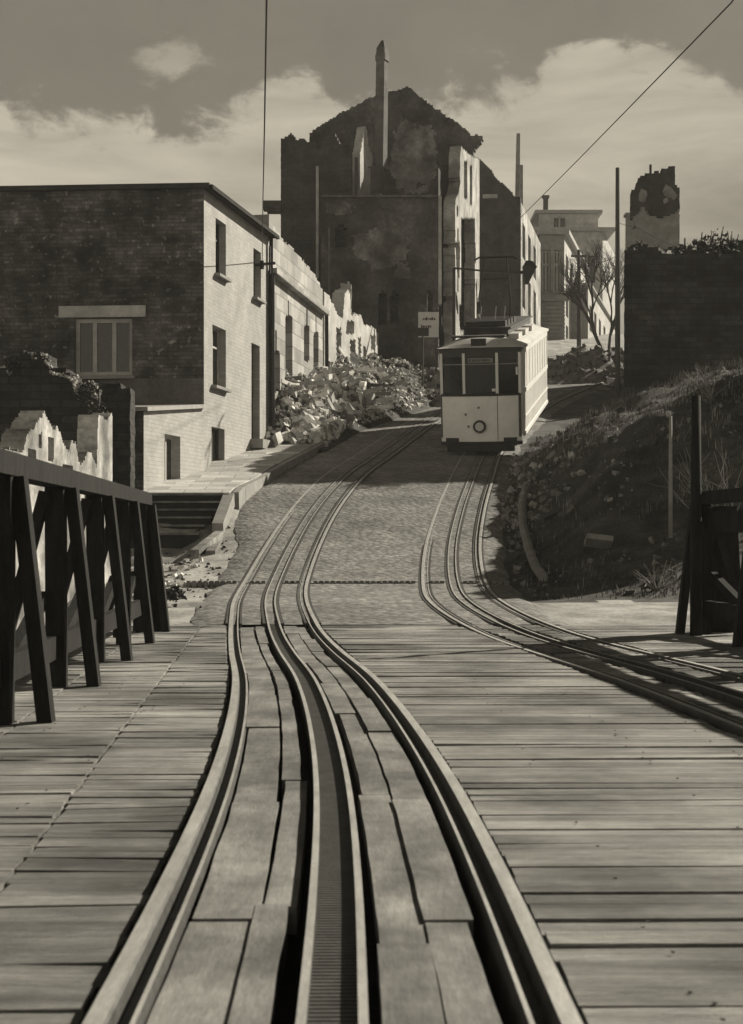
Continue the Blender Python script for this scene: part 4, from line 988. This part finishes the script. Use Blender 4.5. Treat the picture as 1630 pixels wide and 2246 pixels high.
# ------------------------------------------------------------------ rubble
def heapz(x, y):
    d = x - wallx(y); wd = kerbx(y) + .15 - wallx(y)
    if y > 46: wd += (y - 46) * .12
    f = max(0, 1 - d / max(.6, wd)); h = 1.75 * sm(40.6, 44.5, y) * sm(75, 55, y)
    return zc(y) + .05 + h * f ** .8 * (1 + .3 * nz3(x * 1.3, y * .7, 2)) + .15 * nz3(x * 2.5, y * 2.5)* min(1, f * 3)
hp = MB(); r8 = random.Random(9)
HYs = [40.7 + .3 * i for i in range(62)]
for y in HYs:
    for i in range(15):
        wd = kerbx(y) + .5 - wallx(y) + (max(0, y - 46) * .12); x = wallx(y) - .1 + (wd) * i / 14; hp.v.append(Vector((x, y, heapz(x, y) - (.2 if i == 14 else 0))))
for j in range(len(HYs) - 1):
    for i in range(14): a = j * 15 + i; hp.f.append((a, a + 1, a + 16, a + 15))
nm = len(hp.f)
for _ in range(5200):
    y = 41.5 + 17.5 * r8.random() ** 1.3; wd = kerbx(y) + .1 - wallx(y) + (max(0, y - 46) * .12); x = wallx(y) + wd * r8.random()
    if nz3(x * 1.1, y * .8, 6) + r8.gauss(0, .3) < -.2: continue
    hp.stone((x, y, heapz(x, y) + .01), r8.choice((.03, .04, .05, .06, .08, .1)) * r8.uniform(.7, 1.3), r8, jag=.8)
for _ in range(170):
    y = 41.6 + 10 * r8.random(); wd = kerbx(y) + .1 - wallx(y); x = wallx(y) + wd * (.15 + .8 * r8.random())
    hp.stone((x, y, heapz(x, y) + .06), r8.uniform(.12, .3), r8, jag=.7)
for _ in range(50):
    y = 41.5 + 12 * r8.random(); wd = kerbx(y) + .1 - wallx(y); x = wallx(y) + wd * r8.random(); a = Vector((x, y, heapz(x, y) + .02)); d = Vector((r8.gauss(0, 1), r8.gauss(0, 1), r8.gauss(0, .35))).normalized() * r8.uniform(.3, 1.1)
    hp.bar(a - d, a + d, .08, .12)
ho = hp.build('rubble', [M['stone'], M['heap']], base=(-2, 45, 4))
for p in ho.data.polygons:
    if p.index < nm: p.material_index = 1  # mound under the stones coloured dark, as shade between them
ho = ho; tag(ho, 'broad heap of broken masonry below the roofless house', 'rubble', kind='stuff')
# big leaning slabs at its foot
for i, (l, t_, r_, b_, lab) in enumerate(((622, 922, 684, 972, 'broad white stone slab leaning on the foot of the rubble heap'), (664, 896, 728, 958, 'long white stone slab leaning right of the broad one at the rubble heap'), (604, 946, 622, 970, 'narrow pale slab leaning beside the house wall at the rubble heap'))):
    Yq = (40.5, 40.75, 40.4)[i]; nn = Vector((.62, -.3, .72)).normalized(); p0 = P(l, b_, Yq)
    def onp(px, py):
        d = Vector(((px - CX) / F, 1, -(py - HY) / F)); o_ = Vector((0, 0, CZ)); return o_ + d * ((p0 - o_).dot(nn) / d.dot(nn))
    w_ = (34, 24, 11)[i]; pq = [onp(l, t_ + 4), onp(l + w_, t_), onp(r_, b_ - 4), onp(r_ - w_, b_ + 4)]
    m = MB(); m.prism(pq, nn * -.14); b = pq[3]
    tag(m.build('stone_slab', M['plaster'], base=b), lab, 'slab', 'leaning stone slabs')
# dark far mound behind the heap, by the signs
def mound(name, label, pts, h, seed, ms, n, smin=.08, smax=.3, mat2='heap'):
    r = random.Random(seed); (x0, y0), (x1, y1), wd = pts; m = MB(); nu, nv = 26, 18
    def z(u, v):
        x = x0 + (x1 - x0) * u + (v - .5) * wd * .0; y = y0 + (y1 - y0) * u + (v - .5) * wd
        e = math.sin(math.pi * min(1, max(0, u))) ** .6 * math.sin(math.pi * min(1, max(0, v))) ** .8
        return Vector((x, y, ground(x, y) - .05 + h * e * (.8 + .5 * nz3(x * .9, y * .9, seed)) + .1 * nz3(x * 3, y * 3) * e))
    for j in range(nv + 1):
        for i in range(nu + 1): m.v.append(z(i / nu, j / nv))
    for j in range(nv):
        for i in range(nu): a = j * (nu + 1) + i; m.f.append((a, a + 1, a + nu + 2, a + nu + 1))
    for _ in range(n):
        u, v = r.random(), r.random(); m.stone(z(u, v) + Vector((0, 0, .02)), r.uniform(smin, smax) * r.random() ** .6, r)
    o = m.build(name, M[ms], base=z(.5, .5) - Vector((0, 0, h))); tag(o, label, 'rubble', kind='stuff'); return o
mound('rubble_mound', 'dark weedy mound of rubble between the signs and the ruined row', ((-.5, 59), (4.5, 57), 7), 1.2, 31, 'darkrubble', 700)
mound('rubble_mound', 'dark mound of rubble by the road right of the tram', ((7.0, 66.5), (13, 68), 6), 1.6, 32, 'darkrubble', 500)
mound('rubble_mound', 'rubble piled against the front of the great ruin', ((-4, 61), (3, 60.5), 4), 1.6, 33, 'darkrubble', 500)
# broken stones along the right kerb
m = MB(); r9 = random.Random(14)
for _ in range(420):
    y = 29.5 + 11 * r9.random(); x = edgex(y) + abs(r9.gauss(0, .75)) - .1; m.stone((x, y, ground(x, y) + .02), r9.choice((.03, .05, .07, .11)) * r9.uniform(.7, 1.4), r9)
tag(m.build('broken_stones', M['oldplaster'], base=(3.5, 34, 2.5)), 'broken stones strewn along the foot of the right bank below the tram', 'rubble', kind='stuff')  # pale plaster colour stands in for sunlight on these stones
m = MB()
for _ in range(260):
    y = 20 + 10 * r9.random(); x = kerbx(y) + .1 - 2.4 * r9.random(); m.stone((x, y, ground(x, y) + .005), r9.choice((.02, .03, .05)) * r9.uniform(.7, 1.4), r9)
tag(m.build('loose_stones', M['heap'], base=(-3.5, 25, .4)), 'loose stones on the bare verge left of the tracks', 'stones', kind='stuff')

# ------------------------------------------------------------------ left bank: steps, beams, ruins by the bridge
st = thing('steps', 'short flight of timber steps, risers coloured as if shaded, up to the pavement by the annex', 'steps', (-3.7, 30, .9))
n = 6
for i in range(n):
    y = 29.3 + i * .36; zt_ = .95 + (i + 1) * .165; m = MB(); xr_ = -3.42 + i * .085
    m.hexa([(-4.75, y, .3), (xr_, y, .3), (xr_, y + .36 - .01, .3), (-4.75, y + .36 - .01, .3)], [(-4.75, y, zt_ - .05), (xr_, y, zt_ - .05), (xr_, y + .35, zt_ - .05), (-4.75, y + .35, zt_ - .05)])
    m.build('riser', M['dark_under'], st)  # risers coloured near-black for their shade, treads paler
    m = MB(); m.box(((-4.75 + xr_) / 2, y + .15, zt_ - .022), (xr_ + 4.78, .4, .04)); m.build('tread', M['infill'], st)
m = MB(); a, b = P(503, 1085, 31.2), P(478, 1152, 29.4); m.bar(a + Vector((0, 0, -.1)), b + Vector((0, 0, -.1)), .22, .3); tag(m.build('kerb_block', M['kerb'], base=b), 'sloping pale stone edging on the right side of the timber steps', 'kerb stone')
for (p, q, lab) in (((482, 1172), (428, 1214), 'longer squared timber lying on the verge below the steps'), ((478, 1190), (462, 1216), 'short dark timber lying beside the longer one below the steps')):
    a = P(p[0], p[1], 28.6); b = P(q[0], q[1], 27.3); m = MB(); m.bar(a, b, .17, .14); tag(m.build('timber_beam', M['deck'] if 'longer' in lab else M['rail_wood'], base=b), lab, 'timber', 'timbers lying on the verge')
bu = thing('weed_tuft', 'dark tuft of weeds on the pale verge beside the end of the left railing', 'weeds', P(375, 1300, 20.6))
m = MB(); leafy(m, P(375, 1303, 20.6), .22, 260, r5, .05, .5); m.build('foliage', M['bush'], bu)

lr = thing('ruined_house', 'dark roofless brick ruin with sunlit broken crown, behind the left railing', 'ruin', (-6, 31, -1))
rt = lin([(-120, 810), (0, 806), (30, 800), (36, 780), (58, 768), (66, 776), (92, 774), (108, 788), (112, 806), (140, 812), (160, 820), (164, 838), (182, 842), (196, 836), (212, 846), (216, 880), (228, 892), (238, 920)])
m = MB(); m.cells(XY(-150, 30), XY(236, 30), -1.6, 5.2, .085, .085, (.05, .55, 0), lambda p, u: proj(p)[1] > rt(proj(p)[0]) + 5 * nz3(u * 4) + 3 * nz3(u * 11)); m.build('end_wall', M['blackwall'], lr)
m = MB(); m.cells((XY(236, 30).x, 30.1), (XY(236, 30).x - .25, 31.7), -1.6, 5, .12, .1, (-.5, 0, 0), lambda p, u: p.z < 3.6 - .5 * u + .3 * nz3(u * 5)); m.build('side_wall', M['brick'], lr)
m = MB(); r10 = random.Random(44)
for _ in range(2600):
    px = r10.uniform(-60, 236)
    if nz3(px * .045, 3) + r10.gauss(0, .12) < .02: continue
    q = P(px, rt(px) + r10.uniform(-6, 14), 30.0); q.y = 30 + r10.uniform(.0, .6); q.z -= .04; m.stone(q, r10.choice((.015, .025, .035, .05)) * r10.uniform(.7, 1.3), r10, jag=.7)
for _ in range(700):
    px = r10.uniform(100, 235); k = r10.random()
    if nz3(px * .03, k * 3) < 0: continue
    q = P(px, rt(px) + 12 + 60 * k * sm(150, 220, px), 29.97 - .1 * k); m.stone(q, r10.uniform(.015, .045), r10, jag=.7)
o = m.build('loose_masonry', M['stone'], lr); tag(o, kind='stuff')
for i, (px, py, rad) in enumerate(((188, 862, .26), (212, 905, .2), (30, 800, .22))):
    q = P(px, py, 29.8); t = thing('weed_clump', ('weed clump hanging down the right shoulder of the dark ruin behind the left railing', 'small weed clump low on the right side of the dark ruin by the masonry pier', 'weed clump on the crown of the dark ruin at the left picture edge')[i], 'weeds', q, 'weeds on the dark ruin')
    m = MB(); leafy(m, q, rad, 420, r5, .035, 1.2); m.build('foliage', M['bush'], t)
    m = MB()
    for k in range(9): m.tube([q + Vector((0, .1, -.1)), q + Vector((r5.uniform(-rad, rad), -.05, r5.uniform(-rad, rad * 1.3)))], .006, 4)
    m.build('stem', M['straw'], t)
pr = thing('masonry_pier', 'tall dark masonry pier with one sunlit edge, between ruin and annex', 'pier', (-5.2, 30.4, -1))
m = MB(); a, b = XY(222, 30.4), XY(286, 30.4); m.cells(a, b, -1.6, P(0, 832, 30.4).z, .1, .09, (.0, .6, 0), lambda p, u: p.z < P(0, 832, 30.4).z - .12 + .12 * nz3(u * 3)); m.build('shaft', M['blackwall'], pr)
# white broken wall running beside the bridge
wr = thing('broken_white_wall', 'white plastered wall with jagged top and window gaps, seen through the left railing', 'wall', (-4.8, 24, -1))
WA, WB = Vector((-5.0, 15)), Vector((-4.62, 26.5))
wt = lin([(-400, 960), (0, 985), (52, 992), (60, 950), (72, 938), (84, 922), (98, 908), (108, 924), (118, 940), (132, 946), (142, 985), (150, 990), (158, 966), (166, 972), (172, 1012), (186, 1008), (192, 988), (204, 1000), (212, 1030), (216, 915), (246, 915), (250, 1000)])
wh = [(84, 92, 950, 985), (105, 118, 960, 1010), (100, 118, 1090, 1150), (62, 80, 985, 1030), (136, 160, 1020, 1036), (186, 194, 1080, 1150)]
def maskw(p, u):
    px, py = proj(p)
    return py > wt(px) + 9 * nz3(py * .03, px * .1) + 6 * nz3(py * .2, px * .3) and not any(l <= px <= r and t <= py <= b for l, r, t, b in wh)
m = MB(); m.cells(WA, WB, -1.8, 3.4, .045, .04, (-.35, 0, 0), maskw); m.build('wall_face', M['oldplaster'], wr)
m = MB()
for i in range(9):
    q = P(222, 940 + i * 14, 26.6); m.box(q + Vector((-.1, .1, 0)), (.28 + .1 * (i % 2), .25, .07))
m.build('toothed_brick', M['brick'], wr)
m = MB()
for _ in range(350):
    x = -4.6 + r10.random() * 1.6; y = 18 + 10 * r10.random(); m.stone((x, y, ground(x, y) + .01), r10.uniform(.02, .08), r10, jag=.6)
tag(m.build('fallen_masonry', M['stone'], base=(-4, 24, -1)), 'fallen masonry below the left railing at the foot of the white wall', 'rubble', kind='stuff')

# ------------------------------------------------------------------ right bank
gb = MB(); r11 = random.Random(77)
def blade(mb, x, y, h, r, w=.012):
    z = ground(x, y) - .03; a = r.uniform(0, 6.28); lean = r.uniform(.1, .6) * h; dx, dy = math.cos(a), math.sin(a)
    p0 = Vector((x, y, z)); p1 = p0 + Vector((dx * lean * .35, dy * lean * .35, h * .6)); p2 = p0 + Vector((dx * lean, dy * lean, h)); s_ = Vector((-dy, dx, 0)) * w
    mb.quad(p0 - s_, p0 + s_, p1 + s_ * .7, p1 - s_ * .7); n = len(mb.v); mb.v += [p1 - s_ * .7, p1 + s_ * .7, p2]; mb.f.append((n, n + 1, n + 2))
for _ in range(34000):
    y = 21.6 + 23 * r11.random() ** 1.1; x = edgex(y) + .25 + 9 * r11.random() ** 1.3
    if nz3(x * .8, y * .8, 3) + r11.gauss(0, .25) < -.05: continue
    blade(gb, x, y, r11.uniform(.04, .17), r11, .009)
tag(gb.build('grass', M['grass']), 'rough dark grass covering the right bank', 'grass', kind='stuff')
gs = MB()
for _ in range(5000):
    y = 21.5 + 20.5 * r11.random() ** .6; x = edgex(y) + .2 + 8.5 * r11.random()
    if nz3(x * .5, y * .5, 9) + .3 * sm(30, 36, y) < .1: continue
    blade(gs, x, y, r11.uniform(.06, .32), r11, .007)
tag(gs.build('dry_stalks', M['straw']), 'pale dry stalks scattered over the right bank', 'grass', kind='stuff')
bs = MB(); 
for _ in range(1500):
    y = 22 + 19 * r11.random(); x = edgex(y) + .1 + 7 * r11.random() ** 1.6
    if nz3(x * .6, y * .6, 12) < -.05: continue
    bs.stone((x, y, ground(x, y) + .0), r11.choice((.03, .04, .06, .1)) * r11.uniform(.6, 1.4), r11, jag=.35)
tag(bs.build('bank_rubble', M['darkrubble'], base=(5, 30, 2)), 'dark clods and rubble littering the right bank', 'rubble', kind='stuff')
def shrub(label, base, h, seed, n=16, spread=.8):
    t = thing('dry_shrub', label, 'shrub', base, 'dry shrubs on the right bank'); r = random.Random(seed); m = MB()
    for _ in range(n):
        d = Vector((r.gauss(0, spread), r.gauss(0, spread * .6), 1)).normalized(); p = Vector(base); pts = [p]
        for i in range(4): d = (d + Vector((r.gauss(0, .15), r.gauss(0, .15), r.gauss(0, .1)))).normalized(); p = p + d * h / 4; pts.append(p)
        m.tube(pts, [.012, .01, .007, .005, .003], 4)
        for k in (2, 3):
            e = (d + Vector((r.gauss(0, .7), r.gauss(0, .5), r.gauss(0, .4)))).normalized(); m.tube([pts[k], pts[k] + e * h * .25], [.006, .002], 4)
    m.build('twig', M['straw'], t); return t
q = P(1600, 1050, 24.5); q.z = ground(q.x, q.y); shrub('pale leafless shrub above the right railing at the picture edge', q, 1.7, 3, 22)
q = P(1440, 1300, 22.3); q.z = ground(q.x, q.y); shrub('small dry shrub at the foot of the right bank by the railing', q, .5, 8, 12, 1.2)
q = P(1560, 930, 33); q.z = ground(q.x, q.y); shrub('thin dry shrub high on the right bank behind the tall post', q, .9, 12, 12)
for px, py, Yq, s_, lab in ((1313, 1172, 25, 0, ''),):
    q = P(px, py, Yq); q.z = ground(q.x, q.y) + .2; m = MB(); m.box(q, (.44, .3, .1), Matrix.Rotation(.12, 3, 'Y') @ Matrix.Rotation(-.5, 3, 'X'))
    tag(m.build('stone_slab', M['concrete'], base=q), 'single pale slab lying out on the dark right bank', 'slab')
m = MB(); pts = []
for px, py, Yq in ((1158, 1062, 33.2), (1148, 1085, 32), (1145, 1120, 30.8), (1149, 1165, 28.9), (1160, 1210, 26.9), (1174, 1245, 25.3), (1192, 1278, 24)):
    q = P(px, py, Yq); q.z = max(q.z, ground(q.x, q.y) + .08); pts.append(q)
m.tube(pts, .085, 8); tag(m.build('bent_pipe', M['concrete'], base=pts[-1]), 'pale bent pipe curving down the dark bank right of the right track', 'pipe')
m = MB(); a = P(1182, 1140, 28); b = P(1268, 1100, 29.5); m.bar(a, b, .2, .06); tag(m.build('plank', M['pole'], base=a), 'weathered plank lying half buried on the right bank', 'plank')

# ------------------------------------------------------------------ air
m = MB(); m.box((0, 90, 22), (260, 240, 54))
hz = bpy.data.materials.new('haze'); hz.use_nodes = True; nt = hz.node_tree; nt.nodes.clear()
v = nt.nodes.new('ShaderNodeVolumePrincipled'); v.inputs['Color'].default_value = (.92, .9, .86, 1); v.inputs['Density'].default_value = .0006
o_ = nt.nodes.new('ShaderNodeOutputMaterial'); nt.links.new(v.outputs[0], o_.inputs['Volume'])
tag(m.build('haze', hz), kind='stuff')
